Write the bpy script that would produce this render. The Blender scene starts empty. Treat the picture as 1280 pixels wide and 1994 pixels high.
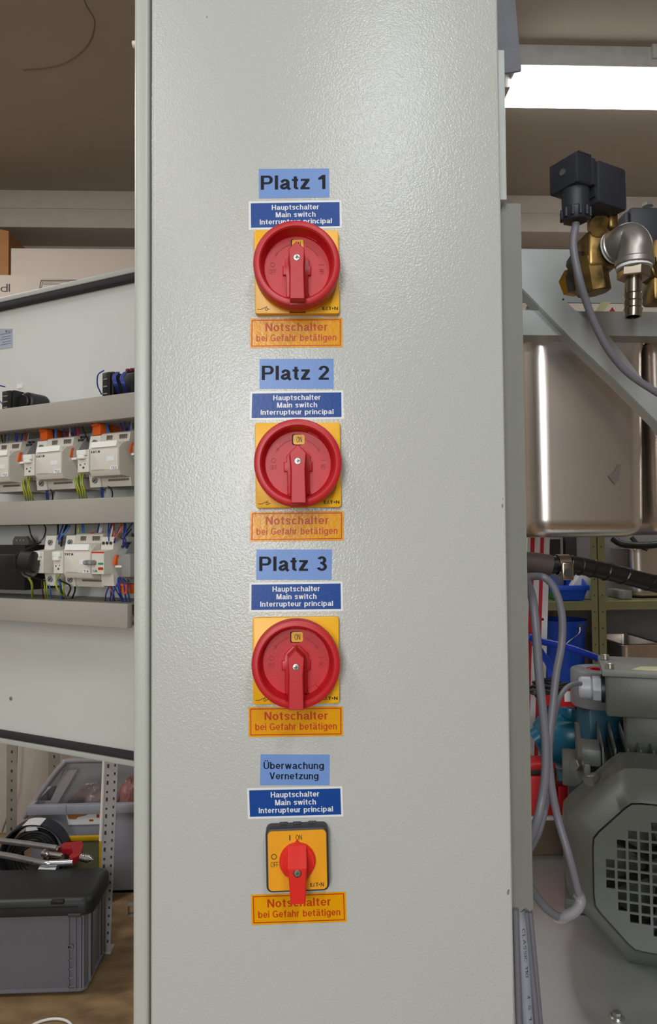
import bpy, bmesh, math, random
from mathutils import Vector, Matrix
random.seed(7)
PI = math.pi
SC = bpy.context.scene
COL = SC.collection

# ---------------------------------------------------------------- camera
F = 1400.0                      # focal length in photo pixels
CAM = Vector((0.0, -0.577, 1.30))
DCAM = 0.577
yc = Vector(((585 - 640) / F, -(1047 - 997) / F, -1.0)).normalized()
zc = Vector((-0.0066, 1.0, 0.0)); zc = (zc - yc * zc.dot(yc)).normalized()
xc = yc.cross(zc)
RCW = Matrix((xc, yc, zc))      # camera direction -> world direction
cam_data = bpy.data.cameras.new('camera')
cam_data.sensor_fit = 'VERTICAL'; cam_data.sensor_height = 36.0; cam_data.sensor_width = 24.0
cam_data.lens = F / 1994 * 36.0
cam_data.clip_start = 0.02
cam = bpy.data.objects.new('camera', cam_data); COL.objects.link(cam)
cam.matrix_world = Matrix.Translation(CAM) @ RCW.to_4x4()
SC.camera = cam

# ---------------------------------------------------------------- light
SC.view_settings.view_transform = 'Standard'
SC.view_settings.look = 'None'
SC.view_settings.gamma = 1.0
SC.view_settings.use_curve_mapping = False
SC.view_settings.exposure = 0.0
w = bpy.data.worlds.new('world'); SC.world = w; w.use_nodes = True
w.node_tree.nodes['Background'].inputs[0].default_value = (0.75, 0.8, 0.9, 1)
w.node_tree.nodes['Background'].inputs[1].default_value = 0.05

def area(name, loc, target, sx, sy, power, col):
    l = bpy.data.lights.new(name, 'AREA'); l.shape = 'RECTANGLE'; l.size = sx; l.size_y = sy
    l.energy = power; l.color = col
    o = bpy.data.objects.new(name, l); COL.objects.link(o)
    o.location = loc
    o.rotation_euler = (Vector(target) - Vector(loc)).to_track_quat('-Z', 'Y').to_euler()
    return o
area('tube_light_behind', (0.40, -1.62, 2.70), (0.40, -1.62, 0), 0.14, 1.1, 17, (0.95, 0.98, 1.0))
area('tube_light_behind', (-0.9, -1.35, 2.70), (-0.9, -1.35, 0), 0.16, 1.4, 9, (1.0, 0.99, 0.96))
area('daylight_window', (-0.56, -2.75, 1.74), (-0.30, 0, 1.35), 0.6, 1.4, 43, (0.96, 0.98, 1.0))
area('tube_light_left', (-1.7, 0.9, 2.70), (-1.5, 1.1, 0), 0.16, 1.3, 30, (1.0, 0.98, 0.95))

# ---------------------------------------------------------------- helpers
def lin(c): return tuple(((v / 255) / 12.92 if v / 255 <= 0.04045 else ((v / 255 + 0.055) / 1.055) ** 2.4) for v in c)

MATS = {}
def mat(name, rgb, rough=0.5, metal=0.0, bump=0.0, bscale=300.0, var=0.06, vscale=20.0, spec=0.5, alpha=1.0, emit=0.0, trans=0.0, rgb2=None, coat=0.0, bdist=0.001, stretch=None):
    if name in MATS: return MATS[name]
    m = bpy.data.materials.new(name); m.use_nodes = True
    nt = m.node_tree; b = nt.nodes['Principled BSDF']
    c = lin(rgb)
    tc = nt.nodes.new('ShaderNodeTexCoord')
    src = tc.outputs['Object']
    if stretch:
        mp = nt.nodes.new('ShaderNodeMapping'); mp.inputs['Scale'].default_value = stretch
        nt.links.new(src, mp.inputs['Vector']); src = mp.outputs['Vector']
    nz = nt.nodes.new('ShaderNodeTexNoise'); nz.inputs['Scale'].default_value = vscale; nz.inputs['Detail'].default_value = 4
    nt.links.new(src, nz.inputs['Vector'])
    cr = nt.nodes.new('ShaderNodeValToRGB')
    d = lin(rgb2) if rgb2 else tuple(v * (1 - 2 * var) for v in c)
    e = c if rgb2 else tuple(min(1, v * (1 + var)) for v in c)
    cr.color_ramp.elements[0].color = (*d, 1); cr.color_ramp.elements[1].color = (*e, 1)
    cr.color_ramp.elements[0].position = 0.3; cr.color_ramp.elements[1].position = 0.7
    nt.links.new(nz.outputs['Fac'], cr.inputs['Fac'])
    nt.links.new(cr.outputs['Color'], b.inputs['Base Color'])
    b.inputs['Roughness'].default_value = rough
    b.inputs['Metallic'].default_value = metal
    b.inputs['Specular IOR Level'].default_value = spec
    b.inputs['Alpha'].default_value = alpha
    b.inputs['Transmission Weight'].default_value = trans
    b.inputs['Coat Weight'].default_value = coat
    if emit:
        b.inputs['Emission Color'].default_value = (1, 1, 1, 1); b.inputs['Emission Strength'].default_value = emit
    if bump:
        n2 = nt.nodes.new('ShaderNodeTexNoise'); n2.inputs['Scale'].default_value = bscale; n2.inputs['Detail'].default_value = 2
        nt.links.new(src, n2.inputs['Vector'])
        bp = nt.nodes.new('ShaderNodeBump'); bp.inputs['Strength'].default_value = bump; bp.inputs['Distance'].default_value = bdist
        nt.links.new(n2.outputs['Fac'], bp.inputs['Height']); nt.links.new(bp.outputs['Normal'], b.inputs['Normal'])
    MATS[name] = m
    return m

def px_ray(px, py):
    return (RCW @ Vector(((px - 640) / F, -(py - 997) / F, -1.0)))
def P(px, py, d):
    """world point seen at (px, py) in the plane y = d - DCAM"""
    r = px_ray(px, py); return CAM + r * (d / r.y)
def on_plane(px, py, M, w=0.0):
    """local (x, y) in frame M of the pixel ray hitting local z = w"""
    Mi = M.inverted(); o = Mi @ CAM; r = Mi.to_3x3() @ px_ray(px, py)
    t = (w - o.z) / r.z; q = o + r * t
    return Vector((q.x, q.y, w))

class MB:
    """collects solid pieces; M maps piece coordinates to world"""
    def __init__(self, M=None): self.bm = bmesh.new(); self.M = M or Matrix()
    def _add(self, bm, M=None):
        MM = self.M @ M if M is not None else self.M
        bm.transform(MM)
        if MM.determinant() < 0: bmesh.ops.reverse_faces(bm, faces=bm.faces)
        me = bpy.data.meshes.new('tmp'); bm.to_mesh(me); bm.free()
        self.bm.from_mesh(me); bpy.data.meshes.remove(me); return self
    def box(self, a, b, bev=0.0, seg=2, M=None, only=None):
        bm = bmesh.new()
        a = Vector(a); b = Vector(b)
        lo = Vector((min(a.x, b.x), min(a.y, b.y), min(a.z, b.z))); hi = Vector((max(a.x, b.x), max(a.y, b.y), max(a.z, b.z)))
        bmesh.ops.create_cube(bm, size=1)
        for v in bm.verts: v.co = Vector([lo[i] + (v.co[i] + 0.5) * (hi[i] - lo[i]) for i in range(3)])
        if bev:
            es = bm.edges[:] if only is None else [e for e in bm.edges if abs((e.verts[0].co - e.verts[1].co).normalized()[only]) > 0.9]
            bmesh.ops.bevel(bm, geom=es, offset=bev, segments=seg, profile=0.5, affect='EDGES', clamp_overlap=True)
        return self._add(bm, M)
    def prism(self, poly, z0, z1, M=None, bev=0.0, seg=2, holes=None):
        bm = bmesh.new()
        vs = [bm.verts.new((x, y, z0)) for x, y in poly]
        f = bm.faces.new(vs)
        r = bmesh.ops.extrude_face_region(bm, geom=[f])
        top = [v for v in r['geom'] if isinstance(v, bmesh.types.BMVert)]
        for v in top: v.co.z = z1
        bmesh.ops.recalc_face_normals(bm, faces=bm.faces)
        if bev:
            es = [e for e in bm.edges if all(abs(v.co.z - z1) < 1e-9 for v in e.verts)]
            bmesh.ops.bevel(bm, geom=es, offset=bev, segments=seg, profile=0.5, affect='EDGES', clamp_overlap=True)
        return self._add(bm, M)
    def lathe(self, prof, M=None, n=32, a0=0.0, a1=2 * PI):
        """prof = (r, z) list, closed caps at axis where r == 0"""
        bm = bmesh.new(); full = abs(a1 - a0 - 2 * PI) < 1e-6
        cols = n if full else n + 1
        rings = []
        for r, z in prof:
            if r < 1e-9: rings.append([bm.verts.new((0, 0, z))])
            else: rings.append([bm.verts.new((r * math.cos(a0 + (a1 - a0) * i / n), r * math.sin(a0 + (a1 - a0) * i / n), z)) for i in range(cols)])
        for A, B in zip(rings, rings[1:]):
            for i in range(n):
                j = (i + 1) % cols
                a = [A[i], A[j]] if len(A) > 1 else [A[0]]
                b = [B[j], B[i]] if len(B) > 1 else [B[0]]
                q = a + b
                if len(q) >= 3:
                    try: bm.faces.new(q)
                    except ValueError: pass
        bmesh.ops.recalc_face_normals(bm, faces=bm.faces)
        return self._add(bm, M)
    def cyl(self, p0, p1, r, n=20, r1=None, ch=0.0):
        p0 = Vector(p0); p1 = Vector(p1); d = p1 - p0; L = d.length
        M = Matrix.Translation(p0) @ d.to_track_quat('Z', 'Y').to_matrix().to_4x4()
        r1 = r if r1 is None else r1
        pr = [(0, 0), (r - ch, 0), (r, ch), (r1, L - ch), (r1 - ch, L), (0, L)] if ch else [(0, 0), (r, 0), (r1, L), (0, L)]
        return self.lathe(pr, M, n)
    def tube(self, pts, r, n=8, smooth=6):
        pts = [Vector(p) for p in pts]
        if smooth and len(pts) > 2:
            out = []
            Q = [pts[0] * 2 - pts[1]] + pts + [pts[-1] * 2 - pts[-2]]
            for i in range(1, len(Q) - 2):
                p0, p1, p2, p3 = Q[i - 1:i + 3]
                for k in range(smooth):
                    t = k / smooth
                    out.append(0.5 * ((2 * p1) + (p2 - p0) * t + (2 * p0 - 5 * p1 + 4 * p2 - p3) * t * t + (3 * p1 - p0 - 3 * p2 + p3) * t ** 3))
            out.append(pts[-1]); pts = out
        bm = bmesh.new(); T = [(pts[min(i + 1, len(pts) - 1)] - pts[max(i - 1, 0)]).normalized() for i in range(len(pts))]
        nrm = T[0].orthogonal().normalized(); rings = []
        for i, p in enumerate(pts):
            nrm = (nrm - T[i] * nrm.dot(T[i])).normalized(); bn = T[i].cross(nrm)
            rr = r[i * len(r) // len(pts)] if isinstance(r, (list, tuple)) else r
            rings.append([bm.verts.new(p + (nrm * math.cos(2 * PI * k / n) + bn * math.sin(2 * PI * k / n)) * rr) for k in range(n)])
        for A, B in zip(rings, rings[1:]):
            for k in range(n): bm.faces.new((A[k], A[(k + 1) % n], B[(k + 1) % n], B[k]))
        bm.faces.new(rings[0][::-1]); bm.faces.new(rings[-1])
        bmesh.ops.recalc_face_normals(bm, faces=bm.faces)
        return self._add(bm)
    def loft(self, rings, M=None, caps=(True, True)):
        bm = bmesh.new(); R = [[bm.verts.new(p) for p in ring] for ring in rings]; n = len(R[0])
        for A, B in zip(R, R[1:]):
            for k in range(n): bm.faces.new((A[k], A[(k + 1) % n], B[(k + 1) % n], B[k]))
        if caps[0]: bm.faces.new(R[0][::-1])
        if caps[1]: bm.faces.new(R[-1])
        bmesh.ops.recalc_face_normals(bm, faces=bm.faces)
        return self._add(bm, M)
    def hexa(self, c8, M=None):
        """8 corners: bottom loop 4, top loop 4"""
        return self.loft([c8[:4], c8[4:]], M)
    def sheet(self, pts, thick, M=None):
        """flat polygon of 3-D points given a thickness away from the camera"""
        pts = [Vector(p) for p in pts]
        n = (pts[1] - pts[0]).cross(pts[2] - pts[0]).normalized()
        if n.dot(CAM - pts[0]) > 0: n = -n
        return self.loft([pts, [p + n * thick for p in pts]], M)

SOLID = {}
def finish(bm, name, m, ang=38):
    bmesh.ops.remove_doubles(bm, verts=bm.verts, dist=1e-7)
    for f in bm.faces: f.smooth = True
    ca = math.cos(math.radians(ang))
    for e in bm.edges:
        if len(e.link_faces) == 2:
            if e.link_faces[0].normal.dot(e.link_faces[1].normal) < ca: e.smooth = False
        else: e.smooth = False
    me = bpy.data.meshes.new(name); bm.to_mesh(me); me.materials.append(m); return me

WM = {}     # world matrices of roots
def thing(name, label, cat, M, group=None):
    o = bpy.data.objects.new(name, None); COL.objects.link(o)
    o.empty_display_size = 0.02
    o.matrix_world = M; WM[o] = M.copy()
    o['label'] = label; o['category'] = cat
    if group: o['group'] = group
    return o
def root_of(p):
    while p.parent: p = p.parent
    return p
def part(name, mb, m, parent, label=None):
    me_bm = mb.bm; me_bm.normal_update()
    me_bm.transform(WM[root_of(parent)].inverted())
    me_bm.normal_update()
    o = bpy.data.objects.new(name, finish(me_bm, name, m)); COL.objects.link(o)
    o.parent = parent
    if label: o['label'] = label
    return o
def single(name, mb, m, label=None, cat=None, group=None, kind=None):
    bm = mb.bm
    xs = [v.co for v in bm.verts]
    c = Vector((sum(v.x for v in xs) / len(xs), sum(v.y for v in xs) / len(xs), min(v.z for v in xs)))
    bm.transform(Matrix.Translation(-c)); bm.normal_update()
    o = bpy.data.objects.new(name, finish(bm, name, m)); COL.objects.link(o)
    o.location = c; WM[o] = Matrix.Translation(c)
    if label: o['label'] = label
    if cat: o['category'] = cat
    if group: o['group'] = group
    if kind: o['kind'] = kind
    return o
def dup(root, M, label, name=None, group=None):
    r = root.copy(); COL.objects.link(r); r.matrix_world = M; WM[r] = M.copy(); r['label'] = label
    if group: r['group'] = group
    def rec(src, dst):
        for ch in list(src.children):
            c = ch.copy(); COL.objects.link(c); c.parent = dst
            rec(ch, c)
    rec(root, r)
    return r

# stroke lettering: cap height 1, x-height XH, every glyph a list of flat pieces
XH = 0.74
def _E(cx, cy, rx, ry, a0, a1, n=14):
    return [(cx + rx * math.cos(math.radians(a0 + (a1 - a0) * i / n)), cy + ry * math.sin(math.radians(a0 + (a1 - a0) * i / n))) for i in range(n + 1)]
def _ribbon(pts, w, wy=None):
    wy = wy or w; L = []; R = []
    for i, p in enumerate(pts):
        a = pts[max(i - 1, 0)]; b = pts[min(i + 1, len(pts) - 1)]
        d = Vector((b[0] - a[0], b[1] - a[1])).normalized()
        L.append((p[0] - d.y * w / 2, p[1] + d.x * wy / 2)); R.append((p[0] + d.y * w / 2, p[1] - d.x * wy / 2))
    return [[L[i], L[i + 1], R[i + 1], R[i]] for i in range(len(pts) - 1)]
def _box(x0, y0, x1, y1): return [[(x0, y0), (x1, y0), (x1, y1), (x0, y1)]]
def _dia(x0, y0, x1, y1, wx): return [[(x0, y0), (x0 + wx, y0), (x1 + wx, y1), (x1, y1)]]
def glyph(ch, w):
    h = w / 2; t = w * 0.8; k = t / 2; R = lambda p: _ribbon(p, w, t)
    def ring(x0, y0, x1, y1): return R(_E((x0 + x1) / 2, (y0 + y1) / 2, (x1 - x0) / 2 - h, (y1 - y0) / 2 - k, 0, 360, 32))
    if ch == ' ': return [], 0.28
    if ch in 'P': return _box(0, 0, w, 1) + _box(w, 1 - t, .42, 1) + _box(w, .38, .42, .38 + t) + R(_E(.42, .69, .26 - h + .02, .31 - k, 90, -90)), .70
    if ch == 'l': return _box(0, 0, w, 1), w
    if ch in 'I|': return _box(0, 0, w, 1), w
    if ch in 'iï': return _box(0, 0, w, XH) + _box(0, .84, w, 1), w
    if ch == '.': return _box(0, 0, w, w), w
    if ch in 'aä':
        g = R([(.06, XH - .20)] + _E(.29, XH - .20 - k + .02, .24 - h + .02, .18, 165, 0)[1:]) + _box(.55 - w, .12, .55, XH - .2) + R([(.55 - h, .12), (.58, .0)]) + R([(.45, .44)] + _E(.22, .20, .22 - h, .20 - k, 115, 330) + [(.50, .22)])
        if ch == 'ä': g += _box(.08, .84, .08 + w * .9, 1) + _box(.35, .84, .35 + w * .9, 1)
        return g, .58
    if ch == 't': return _box(.10, .16, .10 + w, .92) + _box(0, XH - t, .36, XH) + R(_E(.10 + h + .13, .16, .13, .16 - k, 180, 285)), .38
    if ch == 'z': return _box(.02, XH - t, .52, XH) + _box(0, 0, .53, t) + _dia(0, t - .02, .52 - w * 1.3, XH - t + .02, w * 1.3), .53
    if ch == '1': return _box(.22, 0, .22 + w, 1) + [[(0, .80), (0, .80 - t), (.22, .70), (.26, .96), (.24, 1)]], .22 + w
    if ch == '2': return _box(0, 0, .60, t) + R([(h, .70)] + _E(.31, .70, .30 - h, .30 - k, 175, -25)[1:] + [(.12, .13)]), .60
    if ch == '3': return R(_E(.29, .73, .26 - h, .27 - k, 160, -75)) + R(_E(.29, .28, .30 - h, .28 - k, 80, -165)) + _box(.20, .46, .34, .46 + t), .60
    if ch == '4': return _box(.38, 0, .38 + w, 1) + _box(0, .22, .68, .22 + t) + _dia(0, .22, .36, 1, w * 1.1), .68
    if ch == '5': return _box(.08, 1 - t, .56, 1) + _box(.06, .48, .06 + w * .8, 1) + R(_E(.28, .32, .30 - h, .32 - k, 130, -160)), .58
    if ch == '0': return ring(0, 0, .60, 1), .60
    if ch == 'O': return ring(0, 0, .80, 1), .80
    if ch in 'CG':
        g = R(_E(.39, .5, .39 - h, .5 - k, 40, 322, 26))
        if ch == 'G': g += _box(.40, .36, .76, .36 + t) + _box(.76 - w * .8, .08, .76, .40)
        return g, .76
    if ch == 'S': return R([(.58, .70)] + _E(.32, .74, .27 - h + .02, .26 - k, 20, 250, 16)[1:] + _E(.31, .28, .30 - h, .28 - k, 70, -160, 16)), .64
    if ch == 'H': return _box(0, 0, w, 1) + _box(.70 - w, 0, .70, 1) + _box(w, .5 - k, .70 - w, .5 + k), .70
    if ch == 'M': return _box(0, 0, w, 1) + _box(.82 - w, 0, .82, 1) + _dia(.41 - w * .6, 0, w * .3, 1, w * 1.0) + _dia(.41 - w * .4, 0, .82 - w * 1.3, 1, w * 1.0), .82
    if ch == 'N': return _box(0, 0, w, 1) + _box(.70 - w, 0, .70, 1) + _dia(.70 - w * 1.15, 0, 0, 1, w * 1.15), .70
    if ch == 'V': return _dia(.36 - h, 0, 0, 1, w * 1.08) + _dia(.36 - h, 0, .72 - w * 1.08, 1, w * 1.08), .72
    if ch == 'A': return _dia(0, 0, .37 - h, 1, w * 1.08) + _dia(.74 - w * 1.08, 0, .37 - h, 1, w * 1.08) + _box(.18, .22, .56, .22 + t), .74
    if ch == 'E': return _box(0, 0, w, 1) + _box(w, 0, .62, t) + _box(w, 1 - t, .60, 1) + _box(w, .5 - k, .56, .5 + k), .62
    if ch == 'F': return _box(0, 0, w, 1) + _box(w, 1 - t, .58, 1) + _box(w, .47 - k, .52, .47 + k), .58
    if ch == 'L': return _box(0, 0, w, 1) + _box(w, 0, .58, t), .58
    if ch == 'T': return _box(.31 - h, 0, .31 + h, 1) + _box(0, 1 - t, .62, 1), .62
    if ch in 'UÜ':
        g = _box(0, .34, w, 1) + _box(.70 - w, .34, .70, 1) + R(_E(.35, .34, .35 - h, .34 - k, 180, 360))
        if ch == 'Ü': g += _box(.14, 1.09, .14 + w, 1.24) + _box(.56 - w, 1.09, .56, 1.24)
        return g, .70
    if ch in 'un':
        f = (lambda y: y) if ch == 'n' else (lambda y: XH - y)
        a = _E(.275, XH - .25, .275 - h, .25 - k, 0, 170)
        g = _box(0, 0, w, XH) + _box(.55 - w, 0, .55, XH - .24) + R(a)
        if ch == 'u': g = [[(.55 - x, XH - y) for x, y in q] for q in g]
        return g, .55
    if ch == 'h': return _box(0, 0, w, 1) + _box(.55 - w, 0, .55, XH - .24) + R(_E(.275, XH - .25, .275 - h, .25 - k, 0, 170)), .55
    if ch == 'r': return _box(0, 0, w, XH) + R([(h, XH - .28)] + _E(.30, XH - .26, .30 - h, .26 - k, 165, 80)[1:]), .36
    if ch == 'o': return ring(0, 0, .60, XH), .60
    if ch == 'e': return R(_E(.29, XH / 2, .29 - h, XH / 2 - k, 0, 325, 26)) + _box(.08, XH / 2 - k * 1.1, .56, XH / 2 + k * .7), .58
    if ch == 'c': return R(_E(.29, XH / 2, .29 - h, XH / 2 - k, 42, 318, 24)), .54
    if ch == 's': return R([(.50, XH * .68)] + _E(.28, XH * .75, .23 - h + .03, XH * .25 - k + .01, 25, 245, 12)[1:] + _E(.27, XH * .27, .26 - h, XH * .27 - k, 68, -160, 12)), .54
    if ch in 'bp':
        o = ring(.02, 0, .60, XH)
        return o + (_box(0, 0, w, 1) if ch == 'b' else _box(0, -.26, w, XH)), .60
    if ch == 'g': return ring(0, 0, .58, XH) + _box(.60 - w, -.05, .60, XH) + R(_E(.31, -.04, .29 - h, .22 - k, 0, -160)), .60
    if ch == 'f': return _box(.10, 0, .10 + w, .82) + _box(0, XH - t, .36, XH) + R(_E(.10 + h + .16, .82, .16, .18 - k, 180, 85)), .37
    if ch == 'w':
        q = .82
        return _dia(.16, 0, 0, XH, w * .95) + _dia(.16, 0, q / 2 - w * .5, XH, w * .95) + _dia(q - .16 - w * .95, 0, q / 2 - w * .5, XH, w * .95) + _dia(q - .16 - w * .95, 0, q - w * .95, XH, w * .95), q
    return _box(0, 0, .5, .9), .5
def text_verts(body, offset=0.0, extrude=0.0, spacing=1.0, line=1.0):
    w = 0.125 + offset * 2.1
    vs = []; fs = []; x = 0.0
    for ch in body:
        g, adv = glyph(ch, w)
        for q in g:
            area2 = sum(q[i][0] * q[(i + 1) % len(q)][1] - q[(i + 1) % len(q)][0] * q[i][1] for i in range(len(q)))
            if area2 < 0: q = q[::-1]
            if abs(area2) < 1e-9: continue
            b = len(vs); vs += [(x + p[0], p[1], 0) for p in q]; fs.append(tuple(range(b, len(vs))))
        x += adv + 0.105 * spacing
    me = bpy.data.meshes.new('text'); me.from_pydata(vs, [], fs); return me
def add_text(mb, body, fn, offset=0.0, spacing=1.0, line=1.0, thick=None):
    """fn(u, v) with u, v in 0..1 over the ink box -> world point"""
    me = text_verts(body, offset, 0, spacing, line)
    xs = [v.co.x for v in me.vertices]; ys = [v.co.y for v in me.vertices]
    x0, x1, y0, y1 = min(xs), max(xs), min(ys), max(ys)
    bm = bmesh.new(); bm.from_mesh(me); bpy.data.meshes.remove(me)
    for v in bm.verts: v.co = fn((v.co.x - x0) / (x1 - x0), (v.co.y - y0) / (y1 - y0))
    o = fn(0, 0); nn = (fn(1, 0) - o).cross(fn(0, 1) - o).normalized()
    bm.faces.ensure_lookup_table()
    for k, f in enumerate(bm.faces):          # overlapping strokes get their own hair-thin layer
        for v in f.verts: v.co = v.co + nn * (2e-6 * (k % 47))
    mb._add(bm); return mb
def quad_fn(corners, w, frame=None):
    """corners TL, TR, BR, BL in photo pixels; plane z = w of frame"""
    TL, TR, BR, BL = [Vector(c) for c in corners]
    def fn(u, v):
        a = BL.lerp(BR, u); b = TL.lerp(TR, u); q = a.lerp(b, v)
        return frame @ on_plane(q.x, q.y, frame, w)
    return fn

FACE = Matrix(((1, 0, 0, 0), (0, 0, -1, 0), (0, 1, 0, 1.3), (0, 0, 0, 1)))   # local x right, y up, z out of the cabinet side
_u = Vector((0.874, -0.485, 0)).normalized(); _n = _u.cross(Vector((0, 0, 1)))
_o = P(258, 1047, 0.863)
DOOR = Matrix(((_u.x, 0, _n.x, _o.x), (_u.y, 0, _n.y, _o.y), (0, 1, 0, 1.3), (0, 0, 0, 1)))

# ---------------------------------------------------------------- room
FLOORZ = 0.0; CEIL = 2.81; BACK = 3.3 - DCAM
m_wall = mat('painted_wall', (186, 176, 165), 0.9, bump=0.3, bscale=60, var=0.03)
m_ceil = mat('ceiling_paint', (170, 159, 145), 0.9, bump=0.2, bscale=25, var=0.03, vscale=2)
m_floor = mat('worn_wood_floor', (150, 124, 88), 0.6, rgb2=(106, 82, 56), vscale=9, bump=0.4, bscale=40, stretch=(1, 1.8, 1))
def wallbox(name, a, b, m):
    o = single(name, MB().box(a, b), m); o['kind'] = 'structure'; return o
wallbox('floor', (-3.2, -3.2, -0.1), (3.2, BACK + 0.1, 0), m_floor)
wallbox('ceiling', (-3.2, -3.2, CEIL), (3.2, BACK + 0.1, CEIL + 0.1), m_ceil)
wallbox('wall_back', (-3.2, BACK, 0), (3.2, BACK + 0.1, CEIL), m_wall)
wallbox('wall_left', (-3.2, -3.1, 0), (-3.1, BACK, CEIL), m_wall)
wallbox('wall_right', (3.1, -3.1, 0), (3.2, BACK, CEIL), m_wall)
wallbox('wall_front', (-3.1, -3.2, 0), (3.1, -3.1, CEIL), m_wall)
pts = []
for x, y in ((150, -40), (168, 10), (184, 40), (178, 75), (160, 100), (128, 122), (90, 132), (45, 136)):
    r_ = px_ray(x, y); pts.append(CAM + r_ * ((CEIL - 0.0005 - CAM.z) / r_.z))
crack = [pts[0]]
single('ceiling_crack', MB().tube(pts, 0.0018, 6, 6), mat('crack_shade', (120, 104, 92), 0.9), 'thin dark curved crack line on the ceiling above the open door', 'crack')
# boxed-in soffit along the back wall
SOF_D = 3.1
zs = P(130, 443, SOF_D).z; zl = P(130, 408, SOF_D).z
mb = MB().box((-3.1, SOF_D - DCAM, zs), (3.1, BACK, zl - 0.004), 0.003)
o = single('trim_1', mb, m_wall); o['kind'] = 'structure'
mb = MB().box((-3.1, SOF_D - DCAM + 0.004, zl - 0.004), (3.1, BACK, zl + 0.004)).box((-3.1, SOF_D - DCAM, zl + 0.004), (3.1, BACK, CEIL), 0.003)
o = single('trim_2', mb, m_wall); o['kind'] = 'structure'

# ---------------------------------------------------------------- main cabinet
m_cab = mat('textured_grey_enamel', (186, 189, 184), 0.22, bump=0.5, bscale=720, var=0.012, vscale=3, spec=0.5, bdist=0.0006)
m_cab_smooth = mat('smooth_grey_enamel', (180, 184, 174), 0.36, bump=0.12, bscale=350, var=0.012, vscale=3)
m_dark = mat('dark_flake', (70, 72, 70), 0.8)
XL = on_plane(259.5, 1047, FACE).x; XS = on_plane(291, 1047, FACE).x; XR = on_plane(987.5, 1047, FACE).x
CD = 0.235
cab = thing('electrical_cabinet', 'tall light grey textured steel cabinet carrying a column of red and yellow switches', 'cabinet', Matrix.Translation(((XL + XR) / 2, CD / 2, 0.1)))
mb = MB().box((XS + 0.0012, 0, 0.1), (XR, CD, 2.25), 0.0022, 3)
body = part('body', mb, m_cab, cab)
mb = MB().box((XL, 0.0006, 0.1), (XS - 0.0004, CD, 2.25), 0.003, 3)
door = part('door', mb, m_cab_smooth, cab)
a = P(257, 76, 0.62)
mb = MB().cyl((XL + 0.002, 0.05, a.z), (a.x - 0.001, 0.05, a.z), 0.0045, 10, r1=0.003)
part('hinge_pin', mb, mat('hinge_white', (228, 224, 205), 0.4), door)
mb = MB()
def flake(mb, px, py, s, w=0.00015):
    pts = []
    for k in range(7):
        an = 2 * PI * k / 7; rr = s * random.uniform(0.5, 1.1)
        pts.append(on_plane(px + rr * math.cos(an) * 0.45, py + rr * math.sin(an), FACE, 0))
    mb.prism([(p.x, p.y) for p in pts], 0.00002, w, FACE)
flake(mb, 979, 985, 6); flake(mb, 979.5, 972, 2.5); flake(mb, 990.5, 1737, 7); flake(mb, 403, 33, 3)
part('paint_chip', mb, mat('chipped_paint', (120, 120, 116), 0.7), cab)
# side rail and long cover channel on the far side
DR = 0.607
a = P(980, 97, DR); b = P(987, 380, DR)
mb = MB().box((XR + 0.0008, DR - DCAM, b.z - 0.004), (a.x + 0.0012, DR - DCAM + 0.015, a.z), 0.0006)
single('mounting_strip', mb, mat('pale_strip', (196, 204, 200), 0.4), 'thin pale metal strip standing behind the upper edge of the tall grey cabinet', 'strip')
m_chan = mat('grey_channel', (126, 128, 120), 0.5, var=0.02)
cz0 = P(1020, 1795, DR).z; cz1 = P(1004, 380, DR).z; cx1 = P(1037, 1047, DR).x
prof = [(XR + 0.003, cz1), (cx1, cz1), (cx1, cz0 + 0.003), (cx1 - 0.003, cz0 - 0.000), (cx1 - 0.006, cz0 + 0.004), (cx1 - 0.013, cz0 - 0.001), (cx1 - 0.020, cz0 - 0.003), (XR + 0.003, cz0 - 0.003)]
Mf = Matrix(((1, 0, 0, 0), (0, 0, 1, 0), (0, 1, 0, 0), (0, 0, 0, 1)))
mb = MB().prism(prof, DR - DCAM + 0.0155, DR - DCAM + 0.055, Mf)
single('cable_channel', mb, m_chan, 'long upright dull grey cable channel fixed behind the cabinet edge', 'cable channel')

# ---------------------------------------------------------------- stickers
m_blk = mat('black_print', (20, 22, 32), 0.45, var=0.0, spec=0.15)
m_lb = mat('light_blue_label', (112, 148, 208), 0.33, spec=0.35, bump=0.08, bscale=420, var=0.01, bdist=0.0008)
m_db = mat('dark_blue_label', (14, 68, 146), 0.33, spec=0.3, bump=0.08, bscale=420, var=0.01, bdist=0.0008)
m_wh = mat('white_label', (224, 227, 228), 0.35, bump=0.08, bscale=420, var=0.01, bdist=0.0008)
m_or = mat('amber_label', (226, 158, 0), 0.25, spec=0.35, bump=0.2, bscale=330, var=0.01, bdist=0.001)
m_rp = mat('red_print', (188, 56, 10), 0.35, var=0.0, spec=0.35)
T = 0.00022
def lerp2(a, b, t): return (a[0] + (b[0] - a[0]) * t, a[1] + (b[1] - a[1]) * t)
def inner(q, l, t, r, b):
    """sub-quad of TL TR BR BL by fractions"""
    TL, TR, BR, BL = q
    f = lambda u, v: lerp2(lerp2(TL, TR, u), lerp2(BL, BR, u), v)
    return [f(l, t), f(r, t), f(r, b), f(l, b)]
def quad_slab(mb, q, w0, w1, frame=FACE):
    pts = [on_plane(x, y, frame, w1) for x, y in q]
    mb.prism([(p.x, p.y) for p in pts], w0, w1, frame)
def ring_slab(mb, q, tx, ty, w0, w1):
    for s in ((0, 0, 1, ty), (0, 1 - ty, 1, 1), (0, ty, tx, 1 - ty), (1 - tx, ty, 1, 1 - ty)):
        quad_slab(mb, inner(q, *s), w0, w1)
def sroot(name, q, label, group):
    c = on_plane(sum(p[0] for p in q) / 4, max(p[1] for p in q), FACE)
    return thing(name, label, 'label', FACE @ Matrix.Translation(c), group)
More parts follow.
